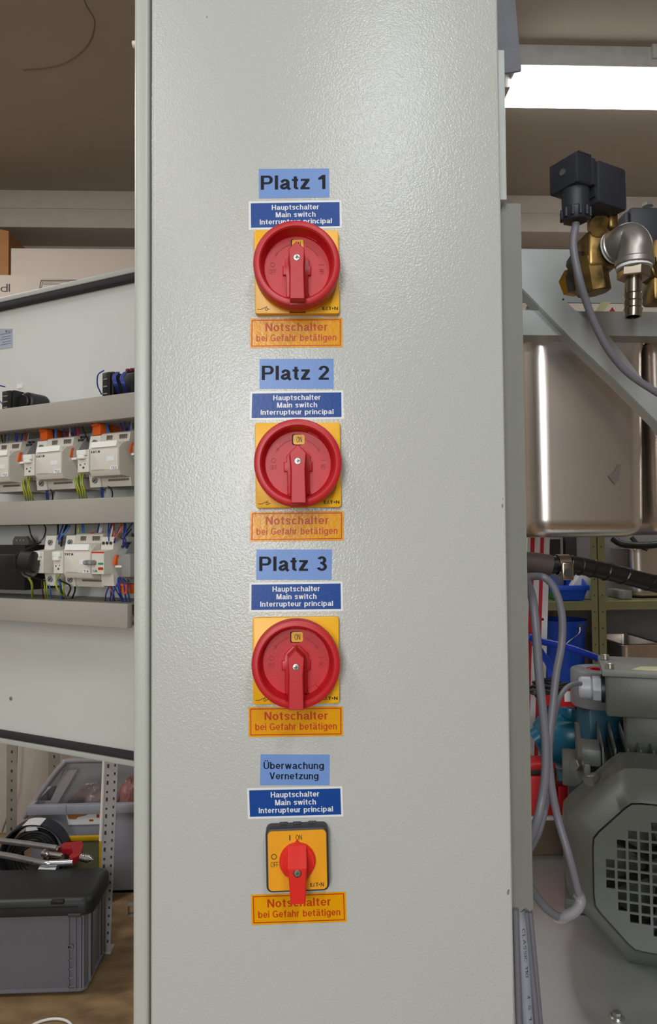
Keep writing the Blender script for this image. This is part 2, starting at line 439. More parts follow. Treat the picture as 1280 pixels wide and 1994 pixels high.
def platz(q, txt, tq, label, off):
    s = sroot('name_sticker', q, label, 'light blue name stickers')
    mb = MB(); quad_slab(mb, q, 0.00003, T); part('sticker_face', mb, m_lb, s)
    mb = MB()
    for t, box in zip(txt, tq): add_text(mb, t, quad_fn(box, T + 0.00006, FACE), off, 1.04)
    part('lettering', mb, m_blk, s)
Q = lambda x0, y0, x1, y1, dl=0, dr=0: [(x0, y0 + dl), (x1, y0 + dr), (x1, y1 + dr), (x0, y1 + dl)]
platz([(504, 329), (641, 328), (642, 384), (504.5, 386)], ['Platz 1'], [[(508, 342), (634, 340.5), (634, 369.5), (508, 371)]], 'light blue sticker reading Platz 1 at the top of the column', 0.03)
platz([(506, 699), (650, 698.5), (650, 757), (505.5, 757)], ['Platz 2'], [[(510, 712), (641, 712), (641, 741), (510, 741.5)]], 'light blue sticker reading Platz 2 below the first amber warning sticker', 0.03)
platz([(499.5, 1070), (647, 1070), (646, 1129), (499, 1129)], ['Platz 3'], [[(505, 1084), (637, 1083), (637, 1113), (505, 1113.5)]], 'light blue sticker reading Platz 3 below the second amber warning sticker', 0.03)
platz([(507.5, 1469), (642.5, 1469.5), (642, 1529), (506.5, 1529)], ['Überwachung', 'Vernetzung'], [Q(513.5, 1480.5, 631, 1501), Q(525, 1504, 620.5, 1521)], 'light blue sticker with two lines of small black letters above the smallest switch', 0.018)
def haupt(q, label, rows):
    s = sroot('main_switch_sticker', q, label, 'dark blue main switch stickers')
    mb = MB(); quad_slab(mb, q, 0.00003, T * 0.8); part('sticker_border', mb, m_wh, s, 'white border')
    qi = inner(q, 0.022, 0.07, 0.978, 0.93)
    mb = MB(); quad_slab(mb, qi, T * 0.8, T); part('sticker_face', mb, m_db, s)
    mb = MB()
    for t, r in zip(('Hauptschalter', 'Main switch', 'Interrupteur principal'), rows):
        add_text(mb, t, quad_fn(inner(q, *r), T + 0.00006, FACE), 0.022)
    part('lettering', mb, m_wh, s)
R3 = [(0.248, 0.14, 0.755, 0.365), (0.29, 0.40, 0.718, 0.585), (0.117, 0.645, 0.893, 0.865)]
haupt([(484.5, 392), (665.5, 389.5), (666, 444), (485, 447.5)], 'dark blue three-line sticker half hidden by the top red dial', R3)
haupt([(487.5, 762.5), (669, 760), (669.5, 816), (486, 818)], 'dark blue three-line sticker between Platz 2 and the second dial', R3)
haupt([(486, 1134.5), (667.5, 1132), (668.5, 1190), (485.5, 1192)], 'dark blue three-line sticker between Platz 3 and the third dial', R3)
haupt([(481, 1535), (667, 1531), (669, 1590), (483, 1595)], 'dark blue three-line sticker just above the small black-based switch', R3)
def notsch(q, label):
    s = sroot('warning_sticker', q, label, 'amber emergency switch stickers')
    mb = MB(); quad_slab(mb, q, 0.00003, T); part('sticker_face', mb, m_or, s)
    mb = MB(); ring_slab(mb, inner(q, 0.018, 0.05, 0.982, 0.945), 0.011, 0.035, T, T + 0.00006); part('border_line', mb, m_rp, s)
    mb = MB()
    add_text(mb, 'Notschalter', quad_fn(inner(q, 0.17, 0.165, 0.84, 0.45), T + 0.00006, FACE), 0.02)
    add_text(mb, 'bei Gefahr betätigen', quad_fn(inner(q, 0.07, 0.545, 0.935, 0.835), T + 0.00006, FACE), 0.016)
    part('lettering', mb, m_rp, s)
notsch([(487, 620), (667, 618.5), (667, 676), (486.5, 678)], 'amber warning sticker with red lettering below the top red dial')
notsch([(487.5, 996.5), (669.5, 995), (669.5, 1052.5), (486.5, 1055)], 'amber warning sticker with crinkled glossy corner below the second red dial')
notsch([(484, 1377), (668, 1375.5), (668.5, 1433), (484.5, 1435.5)], 'amber warning sticker touched by the handle of the third dial')
notsch([(489, 1742.5), (673.5, 1736.5), (675.5, 1795), (490.5, 1801.5)], 'amber warning sticker at the bottom, partly covered by the small red lever')

# ---------------------------------------------------------------- switches
m_red = mat('red_plastic', (190, 26, 34), 0.42, bump=0.25, bscale=1500, var=0.02, bdist=0.0002)
m_red2 = mat('red_print_dark', (158, 16, 26), 0.5, var=0.0)
m_red3 = mat('bright_red_plastic', (222, 40, 30), 0.38, var=0.02)
m_yel = mat('yellow_plastic', (240, 180, 14), 0.38, var=0.01)
m_met = mat('screw_metal', (205, 205, 200), 0.28, 1.0, var=0.05)
m_base = mat('black_base', (52, 50, 52), 0.5, var=0.04)
def circ(r, n=48, cx=0, cy=0, a0=0): return [(cx + r * math.cos(a0 + 2 * PI * i / n), cy + r * math.sin(a0 + 2 * PI * i / n)) for i in range(n)]
def rrect(x0, y0, x1, y1, r, n=5):
    out = []
    for cx, cy, a in ((x1 - r, y1 - r, 0), (x0 + r, y1 - r, PI / 2), (x0 + r, y0 + r, PI), (x1 - r, y0 + r, 1.5 * PI)):
        for k in range(n + 1): out.append((cx + r * math.cos(a + PI / 2 * k / n), cy + r * math.sin(a + PI / 2 * k / n)))
    return out
def bar(mb, x0, y0, x1, y1, wd, z0, z1):
    d = Vector((x1 - x0, y1 - y0)).normalized() * wd / 2; p = Vector((-d.y, d.x))
    mb.prism([(x0 - p.x, y0 - p.y), (x1 - p.x, y1 - p.y), (x1 + p.x, y1 + p.y), (x0 + p.x, y0 + p.y)], z0, z1)
def arcbar(mb, r, wd, a0, a1, z0, z1, n=10):
    pts = [(r * math.cos(a0 + (a1 - a0) * i / n), r * math.sin(a0 + (a1 - a0) * i / n)) for i in range(n + 1)]
    o = [((r + wd / 2) * math.cos(a0 + (a1 - a0) * i / n), (r + wd / 2) * math.sin(a0 + (a1 - a0) * i / n)) for i in range(n + 1)]
    i_ = [((r - wd / 2) * math.cos(a0 + (a1 - a0) * i / n), (r - wd / 2) * math.sin(a0 + (a1 - a0) * i / n)) for i in range(n + 1)]
    mb.prism(o + i_[::-1], z0, z1)
def boxtext(mb, t, x0, y0, x1, y1, z, off=0.0, rot=0):
    M = mb.M
    def fn(u, v):
        if rot == 0: return Vector((x0 + (x1 - x0) * u, y0 + (y1 - y0) * v, z))
        if rot == 90: return Vector((x1 - (x1 - x0) * v, y0 + (y1 - y0) * u, z))
        if rot == -90: return Vector((x0 + (x1 - x0) * v, y1 - (y1 - y0) * u, z))
        return Vector((x1 - (x1 - x0) * u, y1 - (y1 - y0) * v, z))
    add_text(mb, t, fn, off)
def screw(root, M, z, r=0.0027):
    mb = MB(M).lathe([(0, z - .001), (r + .0005, z - .001), (r + .0005, z + .00012), (0, z + .00012)], None, 20); part('screw_recess', mb, mat('recess_shade', (70, 14, 16), .6), root)
    mb = MB(M).lathe([(0, z - 0.002), (r, z - 0.002), (r, z + 0.0002), (r * 0.85, z + 0.0007), (0, z + 0.0009)], None, 20)
    s = part('screw', mb, m_met, root)
    mb = MB(M)
    bar(mb, -r * 0.72, 0, r * 0.72, 0, r * 0.22, z + 0.0008, z + 0.001); bar(mb, 0, -r * 0.72, 0, r * 0.72, r * 0.22, z + 0.0008, z + 0.001)
    bar(mb, -r * 0.5, -r * 0.5, r * 0.5, r * 0.5, r * 0.12, z + 0.0008, z + 0.001)
    part('screw_slot', mb, mat('slot_grey', (84, 88, 86), .5), s)
def logo(mb, x0, y0, x1, y1, z):
    w = (x1 - x0)
    boxtext(mb, 'E', x0, y0, x0 + w * .17, y1, z, 0.04)
    mb.prism([(x0 + w * .20, y0), (x0 + w * .25, y0), (x0 + w * .33, y1), (x0 + w * .28, y1)], z - 0.0001, z)
    bar(mb, x0 + w * .31, y0 + .0003, x0 + w * .37, y0 + .0003, .0006, z - 0.0001, z)
    boxtext(mb, 'T', x0 + w * .40, y0, x0 + w * .59, y1, z, 0.04)
    mb.prism(circ(w * .05, 12, x0 + w * .67, (y0 + y1) / 2), z - 0.0001, z)
    boxtext(mb, 'N', x0 + w * .77, y0, x1, y1, z, 0.02)

def big_switch(M, label):
    s = thing('rotary_main_switch', label, 'rotary switch', M, 'red and yellow rotary main switches')
    h = 0.0340; tp = 0.006
    mb = MB(M).prism(rrect(-h, -h, h, h, 0.0022), 0, tp, bev=0.0006)
    pl = part('mounting_plate', mb, m_yel, s)
    mb = MB(M)
    z = tp + 0.0001
    boxtext_z = z
    logo(mb, h - 0.0140, -h + 0.0028, h - 0.0015, -h + 0.0054, z)
    part('maker_mark', mb, m_blk, pl)
    mb = MB(M)
    bar(mb, -h + .0018, -h + .0034, -h + .0052, -h + .0034, .0004, z - .0001, z)
    bar(mb, -h + .0048, -h + .0034, -h + .0100, -h + .0058, .0004, z - .0001, z)
    for k in range(10):
        a = 2 * PI * k / 10; b2 = 2 * PI * (k + 1) / 10
        bar(mb, -h + .0092 + .001 * math.cos(a), -h + .0036 + .001 * math.sin(a), -h + .0092 + .001 * math.cos(b2), -h + .0036 + .001 * math.sin(b2), .0004, z - .0001, z)
    bar(mb, -h + .0102, -h + .0036, -h + .012, -h + .0036, .0004, z - .0001, z)
    part('switch_symbol', mb, m_blk, pl)
    # collar
    mb = MB(M).lathe([(0, tp - .001), (0.0335, tp - .001), (0.0335, 0.0095), (0.0322, 0.0105), (0, 0.0105)], None, 64)
    co = part('collar', mb, m_yel, s)
    mb = MB(M).box((-0.0064, -0.03375, tp + .0006), (0.0064, -0.033, 0.0088), 0.0003)
    part('collar_slot', mb, mat('slot_shadow_brown', (120, 72, 10), 0.6), co)
    # ring: dished rotor
    ro, ri, zt, zf = 0.0340, 0.0282, 0.0252, 0.0125
    prof = [(0, 0.0106), (ro - .001, 0.0106), (ro, 0.0116), (ro, zt - 0.0022), (ro - 0.0006, zt - 0.0008), (ro - 0.0022, zt), (ri + 0.0012, zt), (ri, zt - 0.001), (0.0263, zf + 0.0006), (0.0257, zf), (0, zf)]
    mb = MB(M).lathe(prof, None, 72)
    # padlock tab at the rim and stop rib
    mb.box((-0.0062, -0.0335, 0.0115), (0.0062, -0.0268, 0.0255), 0.0008)
    a = math.radians(62)
    mb.prism([(0.0262 * math.cos(t), 0.0262 * math.sin(t)) for t in (a - .17, a, a + .17)] + [(0.0282 * math.cos(t), 0.0282 * math.sin(t)) for t in (a + .17, a, a - .17)], zf, zf + 0.0018)
    a = math.radians(-58)
    mb.prism([(0.0225 * math.cos(t), 0.0225 * math.sin(t)) for t in (a - .15, a, a + .15)] + [(0.0262 * math.cos(t), 0.0262 * math.sin(t)) for t in (a + .15, a, a - .15)], zf, zf + 0.0022)
    ring = part('dial', mb, m_red, s)
    mb = MB(M).prism(rrect(-0.0036, 0.0156, 0.0054, 0.0232, 0.0016), zf, zf + 0.0003)
    mb2 = MB(M).prism(rrect(-0.0045, 0.0150, 0.0036, 0.0236, 0.0014), zf - 0.0002, zf + 0.00012)
    part('window_recess', mb2, m_blk, ring)
    win = part('indicator_window', mb, m_yel, ring, 'yellow window')
    mb = MB(M); boxtext(mb, 'ON', -0.0010, 0.0172, 0.0033, 0.0216, zf + 0.0004, 0.0)
    part('window_lettering', mb, m_blk, win)
    # embossed markings
    mb = MB(M); z = zf + 0.00025
    for k in range(14):
        a, b2 = 2 * PI * k / 14, 2 * PI * (k + 1) / 14
        for (cx, cy) in ((-0.0192, 0.0032),):
            bar(mb, cx + .0017 * math.cos(a), cy + .0017 * math.sin(a), cx + .0017 * math.cos(b2), cy + .0017 * math.sin(b2), .0005, zf - .0002, z)
    boxtext(mb, 'OFF', -0.0222, -0.0042, -0.0165, -0.0006, z)
    boxtext(mb, 'ON', 0.0178, -0.0044, 0.0214, -0.0004, z, 0, 90)
    bar(mb, 0.0175, 0.0032, 0.0218, 0.0032, .0006, zf - .0002, z)
    arcbar(mb, 0.0198, 0.0006, math.radians(105), math.radians(142), zf - .0002, z)
    arcbar(mb, 0.0198, 0.0006, math.radians(38), math.radians(68), zf - .0002, z)
    for sg in (-1, 1):
        an = math.radians(90 + sg * 55 if sg > 0 else 90 - 56)
        c = Vector((0.0198 * math.cos(an), 0.0198 * math.sin(an))); tdir = Vector((-math.sin(an), math.cos(an))) * sg; rd = Vector((math.cos(an), math.sin(an)))
        pts = [c + tdir * 0.0022, c - tdir * 0.0014 + rd * 0.0011, c - tdir * 0.0014 - rd * 0.0011]
        mb.prism([(p.x, p.y) for p in pts], zf - .0002, z)
    part('embossed_marking', mb, m_red2, ring, 'engraved arrows and OFF and ON in darker red')
    # handle: foot with lugs, then raised grip bar with pointed head
    mb = MB(M)
    mb.prism([(-.0088, -.024), (-.0088, -.006), (-.0112, -.006), (-.0112, .0016), (-.0092, .0016), (-.0092, .0062), (-.0028, .0126), (.0028, .0126), (.0098, .0062), (.0098, .0016), (.0112, .0016), (.0112, -.006), (.0088, -.006), (.0088, -.024)], zf - .001, zf + .0024, bev=0.0008)
    A = [(-.0066, -.0255), (-.0062, -.006), (-.0070, .0062), (0, .0135), (.0070, .0062), (.0062, -.006), (.0066, -.0255)]
    B = [(-.0056, -.0318), (-.0052, -.006), (-.0062, .0068), (0, .0128), (.0062, .0068), (.0052, -.006), (.0056, -.0318)]
    C = [(-.0050, -.0312), (-.0046, -.006), (-.0056, .0064), (0, .0119), (.0056, .0064), (.0046, -.006), (.0050, -.0312)]
    mb.loft([[(x, y, zf + .001) for x, y in A], [(x, y, 0.0258) for x, y in [(-.0061, -.0262)] + B[1:6] + [(.0061, -.0262)]], [(x, y, 0.0262) for x, y in B], [(x, y, 0.0348) for x, y in B], [(x, y, 0.0355) for x, y in C]])
    hd = part('handle', mb, m_red, s)
    screw(hd, M, 0.0352)
    return s
def face_at(px, py, w): return on_plane(px, py, FACE, w)
c1 = face_at(578.5, 529.0, 0.006); c2 = face_at(580.8, 905.5, 0.006); c3 = face_at(577, 1286.3, 0.006)
def sw_M(c): return FACE @ Matrix.Translation((c.x, c.y, 0))
rz = Matrix.Rotation(math.radians(0.4), 4, 'Z')
s0 = big_switch(sw_M(c1) @ rz, 'large red dial on a yellow plate, topmost of the three dials')
dup(s0, sw_M(c2) @ rz, 'large red dial on a yellow plate, middle one of the three dials')
dup(s0, sw_M(c3), 'large red dial whose handle reaches the amber sticker, lowest of the three dials')

def small_switch(M):
    s = thing('rotary_switch', 'small square yellow switch with red lever on a black base', 'rotary switch', M)
    h = 0.0243; zb = 0.0115
    mb = MB(M).prism(rrect(-h, -h, h, h, 0.0045), 0, zb, bev=0.0012, seg=3)
    for x in (-0.0135, -0.003, 0.009): mb.box((x, h - 0.001, 0), (x + 0.006, h + 0.0007, 0.0045))
    bs = part('base', mb, m_base, s, 'black base')
    g = h - 0.0017
    mb = MB(M).prism(rrect(-g, -g, g, g, 0.0032), zb, zb + 0.0006)
    pl = part('face_plate', mb, mat('amber_plate', (232, 160, 16), 0.42, var=0.01), s, 'yellow face plate')
    z = zb + 0.0007
    mb = MB(M)
    boxtext(mb, 'ON', -0.0010, 0.0155, 0.0038, 0.0194, z, 0.0)
    bar(mb, -0.0055, 0.0153, -0.0055, 0.0194, .0009, z - .0001, z)
    boxtext(mb, 'OFF', -0.0206, -0.0046, -0.0147, -0.0006, z)
    for k in range(16):
        a, b2 = 2 * PI * k / 16, 2 * PI * (k + 1) / 16
        bar(mb, -.0180 + .0019 * math.cos(a), .0034 + .0019 * math.sin(a), -.0180 + .0019 * math.cos(b2), .0034 + .0019 * math.sin(b2), .0006, z - .0001, z)
    logo(mb, 0.0095, -0.0205, 0.0200, -0.0175, z)
    part('plate_lettering', mb, mat('grey_print', (60, 56, 30), 0.5, var=0), pl)
    mb = MB(M).lathe([(0, zb), (0.0139, zb), (0.0139, zb + 0.0030), (0.0128, zb + 0.0042), (0, zb + 0.0042)], None, 48)
    mb.prism([(-.0030, .0125), (.0030, .0125), (0, .0160)], zb + .0006, zb + .0042)
    # side cheeks sloping up to the lever
    for sg in (-1, 1):
        mb.loft([[(sg * .0122, -.004, zb + .004), (sg * .0108, .0052, zb + .004), (sg * .005, .0095, zb + .004), (sg * .005, -.0125, zb + .004), (sg * .010, -.0098, zb + .004)],
                 [(sg * .0070, -.004, zb + .0075), (sg * .0066, .0052, zb + .0075), (sg * .005, .0066, zb + .0075), (sg * .005, -.0105, zb + .0075), (sg * .0062, -.009, zb + .0075)]])
    kn = part('knob_disc', mb, m_red3, s, 'red knob disc')
    zt = zb + 0.0175
    # lever side profile (y, z) lofted over x
    pr = [(.0128, zb + .003), (.0130, zb + .0050), (.0010, zt), (-.0255, zt - .0016), (-.0262, zt - .0030), (-.0262, zb + .0068), (-.0250, zb + .0058), (-.0130, zb + .0040), (-.012, zb + .003)]
    def wd(y): return 0.0060 + (0.0003 if y > 0 else 0.0012 * y / 0.026) 
    L = [(-wd(y), y, z) for y, z in pr]; R = [(wd(y), y, z) for y, z in pr]
    e = 0.0007
    Li = [(-wd(y) - 0.0008, y, z - e if z > zb + .006 else z) for y, z in pr]; Ri = [(wd(y) + 0.0008, y, z - e if z > zb + .006 else z) for y, z in pr]
    mb = MB(M).loft([Li, L, R, Ri])
    hd = part('lever', mb, m_red3, s, 'red lever')
    screw(hd, M @ Matrix.Translation((0, -0.0022, 0)), zt - 0.0002)
    return s
c4 = face_at(579.5, 1674.5, 0.0115)
small_switch(FACE @ Matrix.Translation((c4.x, c4.y, 0)) @ Matrix.Rotation(math.radians(0.8), 4, 'Z'))

# ================================================================ open door with wiring (beside the cabinet)
def D2(px, py, w=0.0): return on_plane(px, py, DOOR, w)
def dy(py, w, px=258): return D2(px, py, w).y
def dx(px, w, py=1000): return D2(px, py, w).x
TO_X = Matrix(((0, 0, 1, 0), (1, 0, 0, 0), (0, 1, 0, 0), (0, 0, 0, 1)))   # (y, w) outline swept along x
m_panel = mat('white_door_enamel', (205, 206, 200), 0.5, var=0.015, vscale=6)
m_rim = mat('rim_grey', (172, 175, 170), 0.4, var=0.02)
m_seal = mat('rubber_seal', (42, 38, 40), 0.75)
m_duct = mat('trunking_grey', (158, 152, 143), 0.55, var=0.02)
m_zinc = mat('zinc_plate', (178, 182, 184), 0.45, 0.55, var=0.06, vscale=30)
PX0, PX1 = -0.62, 0.066
yt = dy(520, 0); yb = dy(1493, 0)
WP = -0.012
op = thing('open_enclosure_door', 'open white enclosure door with wiring and modules mounted inside, beside the tall cabinet', 'door', DOOR @ Matrix.Translation((-0.2, yb, 0)))
mb = MB(DOOR).box((PX0, yb, WP - 0.0015), (PX1, yt, WP))
part('panel', mb, m_panel, op)
mb = MB(DOOR)
for a, b in (((PX0, yt - 0.0065, WP - 0.006), (PX1, yt, 0)), ((PX0, yb, WP - 0.006), (PX1, yb + 0.0065, 0)), ((PX1 - 0.0065, yb, WP - 0.006), (PX1, yt, 0)), ((PX0, yb, WP - 0.006), (PX0 + 0.0065, yt, 0))):
    mb.box(a, b, 0.001)
part('rim', mb, m_rim, op)
mb = MB(DOOR)
for a, b in (((PX0 + .0065, yt - 0.0145, WP), (PX1 - .0065, yt - 0.0065, -0.001)), ((PX0 + .0065, yb + 0.0065, WP), (PX1 - .0065, yb + 0.0145, -0.001)), ((PX1 - 0.0145, yb + .0145, WP), (PX1 - .0065, yt - .0145, -0.001))):
    mb.box(a, b, 0.002)
part('rubber_seal', mb, m_seal, op)
mb = MB(DOOR)
c = D2(22, 1360, WP)
mb.lathe([(0, 0), (.0028, 0), (.0026, .0012), (0, .0016)], Matrix.Translation((c.x, c.y, WP)), 14)
part('fixing_screw', mb, m_met, op)
hx = PX1
for yy in (yt - 0.09, yb + 0.09):
    mb = MB(DOOR).box((PX1 - 0.010, yy - 0.02, WP - 0.008), (PX1 + 0.012, yy + 0.02, WP - 0.002), 0.001)
    part('hinge', mb, m_rim, op)
DTHK = 0.056
def duct(x0, x1, y0, y1, label):
    s = thing('cable_trunking', label, 'cable trunking', DOOR @ Matrix.Translation(((x0 + x1) / 2, y0, WP)), 'grey slotted cable trunkings on the door')
    mb = MB(DOOR).box((x0, y0 - 0.0008, DTHK - 0.008), (x1, y1 + 0.0008, DTHK), 0.0008)
    part('cover', mb, m_duct, s)
    mb = MB(DOOR).box((x0, y0, WP), (x1, y1, WP + 0.002))
    for yy in (y0, y1 - 0.0016):
        mb.box((x0, yy, WP), (x1, yy + 0.0016, WP + 0.012))
        x = x0
        while x < x1 - 0.006:
            mb.box((x, yy, WP + 0.012), (x + 0.0062, yy + 0.0016, DTHK - 0.007)); x += 0.0100
    part('slotted_sides', mb, m_duct, s)
    return s
y1t, y1b = dy(765, DTHK), dy(811, DTHK); y2t, y2b = dy(968, DTHK), dy(1016, DTHK); y3t, y3b = dy(1177.5, DTHK, 248), dy(1222.5, DTHK, 248)
duct(-0.60, 0.058, y1b, y1t, 'topmost grey cable trunking across the open door')
duct(-0.60, 0.058, y2b, y2t, 'middle grey cable trunking between the two rows of modules')
duct(-0.60, dx(248, DTHK, 1200), y3b, y3t, 'lowest grey cable trunking, ending short of the cabinet edge')
# rails
m_rail = mat('rail_steel', (170, 172, 172), 0.35, 0.9)
ym1 = dy(893, .03, 200); ym2 = dy(1097, .03, 150)
for yy, lb in ((ym1, 'steel mounting rail behind the upper row of modules'), (ym2, 'steel mounting rail behind the lower row of modules')):
    mb = MB(DOOR).box((-0.60, yy - 0.0175, -0.004), (0.045, yy + 0.0175, -0.0025)).box((-0.6, yy - 0.0125, WP), (0.045, yy + 0.0125, -0.004))
    single('mounting_rail', mb, m_rail, lb, 'rail')

m_mod = mat('module_beige', (196, 190, 178), 0.5, var=0.015)
m_modf = mat('module_front', (212, 209, 198), 0.42, var=0.01)
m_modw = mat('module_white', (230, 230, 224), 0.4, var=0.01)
m_hole = mat('terminal_dark', (48, 46, 44), 0.7)
m_org = mat('orange_plastic', (216, 92, 26), 0.4)
m_gry = mat('terminal_grey', (142, 141, 138), 0.5)
WF = 0.062
def dM(x, y): return DOOR @ Matrix.Translation((x, y, 0))
def psu(x0, x1, y0, y1, label, tag):
    """main front face x0..x1, y0..y1 at WF in door coordinates; built relative to (x0, y0)"""
    M = dM(x0, y0); W = x1 - x0; H = y1 - y0
    s = thing('power_supply_module', label, 'electrical module', M, 'beige power supply modules on the open door')
    yl, yh = -0.016, H + 0.021
    prof = [(yl, -.002), (yl, .042), (-.006, .044), (-.005, WF - .003), (0, WF), (H, WF), (H + .006, WF - .006), (H + .009, .046), (yh - .002, .044), (yh, .040), (yh, -.002)]
    mb = MB(M).prism(prof, 0, W, TO_X)
    b = part('body', mb, m_mod, s)
    mb = MB(M).box((.0015, .001, WF), (W - .0015, H - .001, WF + .0006), 0.0003)
    f = part('front_cover', mb, m_modf, s)
    mb = MB(M).prism([(H + .001, WF - .002), (H + .007, WF - .0055), (H + .008, WF - .001), (H + .0015, WF + .0008)], .0015, W - .004, TO_X)
    part('label_strip', mb, m_modw, s)
    mb = MB(M).box((W * .60, H * .42, WF + .0006), (W * .84, H * .62, WF + .0010))
    part('label', mb, m_wh, f)
    mb = MB(M).box((W * .72, H * .03, WF + .0006), (W * .98, H * .20, WF + .0010))
    l2 = part('tag_label', mb, m_wh, f)
    mb = MB(M); boxtext(mb, tag, W * .76, H * .06, W * .94, H * .16, WF + .0012, 0)
    part('tag_lettering', mb, m_blk, l2)
    mb = MB(M); boxtext(mb, 'EAT.N', W * .06, H * .82, W * .36, H * .92, WF + .0008, 0.04)
    boxtext(mb, 'I I I I I I I I I I', W * .12, H * .04, W * .5, H * .08, WF + .0008, 0)
    part('maker_mark', mb, m_blk, f)
    mb = MB(M)
    for k in range(3): mb.box((W * (.22 + .07 * k), yh - .0005, .033), (W * (.26 + .07 * k), yh + .0004, .038)); mb.box((W * (.22 + .07 * k), H + .012, .0438), (W * (.26 + .07 * k), H + .017, .0462))
    for k in range(4): mb.box((W * (.66 + .07 * k), H + .012, .0438), (W * (.70 + .07 * k), H + .017, .0462))
    for k in range(12): mb.box((W * (.25 + .06 * k), -.0098, .0425), (W * (.28 + .06 * k), -.0076, .0445))
    part('terminal_holes', mb, mat('vent_shade', (104, 98, 90), .7), b)
    return s
def breaker(x0, x1, y0, y1, label, tog=(60, 80, 160), name='circuit_breaker'):
    M = dM(x0, y0); W = x1 - x0; H = y1 - y0
    s = thing(name, label, 'circuit breaker', M, 'narrow circuit breakers on the open door')
    yl, yh = -0.016, H + 0.019
    prof = [(yl, -.002), (yl, .044), (-.002, .046), (0, WF + .001), (H, WF + .001), (H + .002, .047), (yh - .001, .044), (yh, .040), (yh, -.002)]
    mb = MB(M).prism(prof, 0, W, TO_X)
    b = part('body', mb, m_modf, s)
    mb = MB(M).box((W * .1, H * .74, WF + .001), (W * .9, H * .98, WF + .005), 0.0006).box((W * .18, H * .58, WF + .001), (W * .8, H * .74, WF + .006), 0.001)
    part('toggle', mb, m_modw, s, 'white toggle')
    for yy in (H + .010, -.008):
        mb = MB(M).lathe([(0, .0445), (.0034, .0445), (.0034, .0475), (.0028, .0475), (.0028, .0462), (0, .0462)], Matrix.Translation((W * .55, yy, 0)), 18)
        t = part('terminal_screw', mb, m_gry, s)
        mb = MB(M); bar(mb, W * .55 - .0018, yy - .0016, W * .55 + .0018, yy + .0016, .0010, .0462, .0468); part('screw_slot', mb, m_hole, t)
    mb = MB(M); mb.box((W * .45, H * .16, WF + .001), (W * .6, H * .24, WF + .0014)); mb.box((W * .2, H * .3, WF + .001), (W * .3, H * .36, WF + .0014)); mb.box((W * .6, H * .34, WF + .001), (W * .7, H * .38, WF + .0014))
    part('printed_symbol', mb, m_hole, b)
    return s
Cx0, Cx1 = dx(175, WF, 890), dx(232, WF, 890)
Cy0, Cy1 = dy(915, WF, 232), dy(870.5, WF, 232)
psC = psu(Cx0, Cx1, Cy0, Cy1, 'beige module tagged T3.2 in the upper row, beside the tall cabinet', 'T3.2')
bx0, bx1 = dx(153, WF, 890), Cx0 - .0006
brC = breaker(bx0, bx1, Cy0, Cy1, 'narrow white circuit breaker joined to the module tagged T3.2')
sB = dx(69, WF, 900) - Cx0; sA = dx(18, WF, 905) - Cx1
for sft, tg, where in ((sB, 'T2.2', 'in the middle of the upper row'), (sA, 'T1.2', 'at the frame edge of the upper row')):
    psu(Cx0 + sft, Cx1 + sft, Cy0, Cy1, 'beige module tagged %s %s' % (tg, where), tg)
    breaker(bx0 + sft, bx1 + sft, Cy0, Cy1, 'narrow white circuit breaker joined to the module tagged %s' % tg)
def terminals(x0, x1, y0, y1, label, relay=True):
    M = dM(x0, y0); W = x1 - x0; H = y1 - y0
    s = thing('terminal_block', label, 'terminal block', M, 'grey terminal blocks with orange parts')
    mb = MB(M).prism([(0, -.002), (0, .030), (H * .2, .040), (H * .42, .046), (H * .6, .046), (H * .8, .040), (H, .030), (H, -.002)], 0, W, TO_X)
    b = part('body', mb, m_gry, s)
    mb = MB(M)
    n = max(2, int(W / .0052))
    for k in range(n):
        u = (k + .25) * W / n
        for yy, ww in ((H * .06, .0325), (H * .14, .0365), (H * .86, .0367), (H * .94, .0335)):
            mb.box((u, yy, ww - .002), (u + W / n * .5, yy + .0028, ww + .0012))
    part('terminal_holes', mb, m_hole, b)
    mb = MB(M).box((W * .1, H * .40, .0455), (W * .9, H * .45, .0475)); part('marker_strip', mb, m_modw, b)
    if relay:
        mb = MB(M).prism([(H * .44, .044), (H * .46, .051), (H * .68, .048), (H * .70, .045), (H * .55, .044)], W * .10, W * .36, TO_X)
        part('release_lever', mb, m_org, s, 'orange release lever')
    return s
def relay(x0, x1, y0, y1, label):
    M = dM(x0, y0)
    W = x1 - x0; H = y1 - y0
    mb = MB(M).box((0, 0, -.002), (W, H, .040), .0012).box((0, H * .8, .034), (W * .9, H * 1.08, .042), .001)
    single('orange_relay', mb, m_org, label, 'relay', 'orange relays on the door')
tw = dx(152, .046, 890) - dx(137, .046, 890)
tx0 = dx(137, .046, 890)
ty0, ty1 = dy(930, .034, 150), dy(850, .034, 150)
rx0, rx1 = bx0 + .0005, bx0 + .0110
for sft, nm in ((0, 'the module tagged T3.2'), (sB, 'the module tagged T2.2')):
    terminals(tx0 + sft, min(tx0 + tw, bx0 - .0006) + sft, ty0, ty1, 'grey terminal block with orange lever directly before %s' % nm)
    mb0 = (bx0 + sft + .0004, Cy1 + .0195, 0)
    relay(bx0 + sft - .0015, bx0 + sft + .0112, Cy1 + .0195, Cy1 + .033, 'orange relay top standing above the breaker of %s' % nm)
terminals(Cx1 + .0035, min(Cx1 + .0035 + tw, 0.045), ty0, ty1, 'grey terminal block squeezed against the tall cabinet edge')

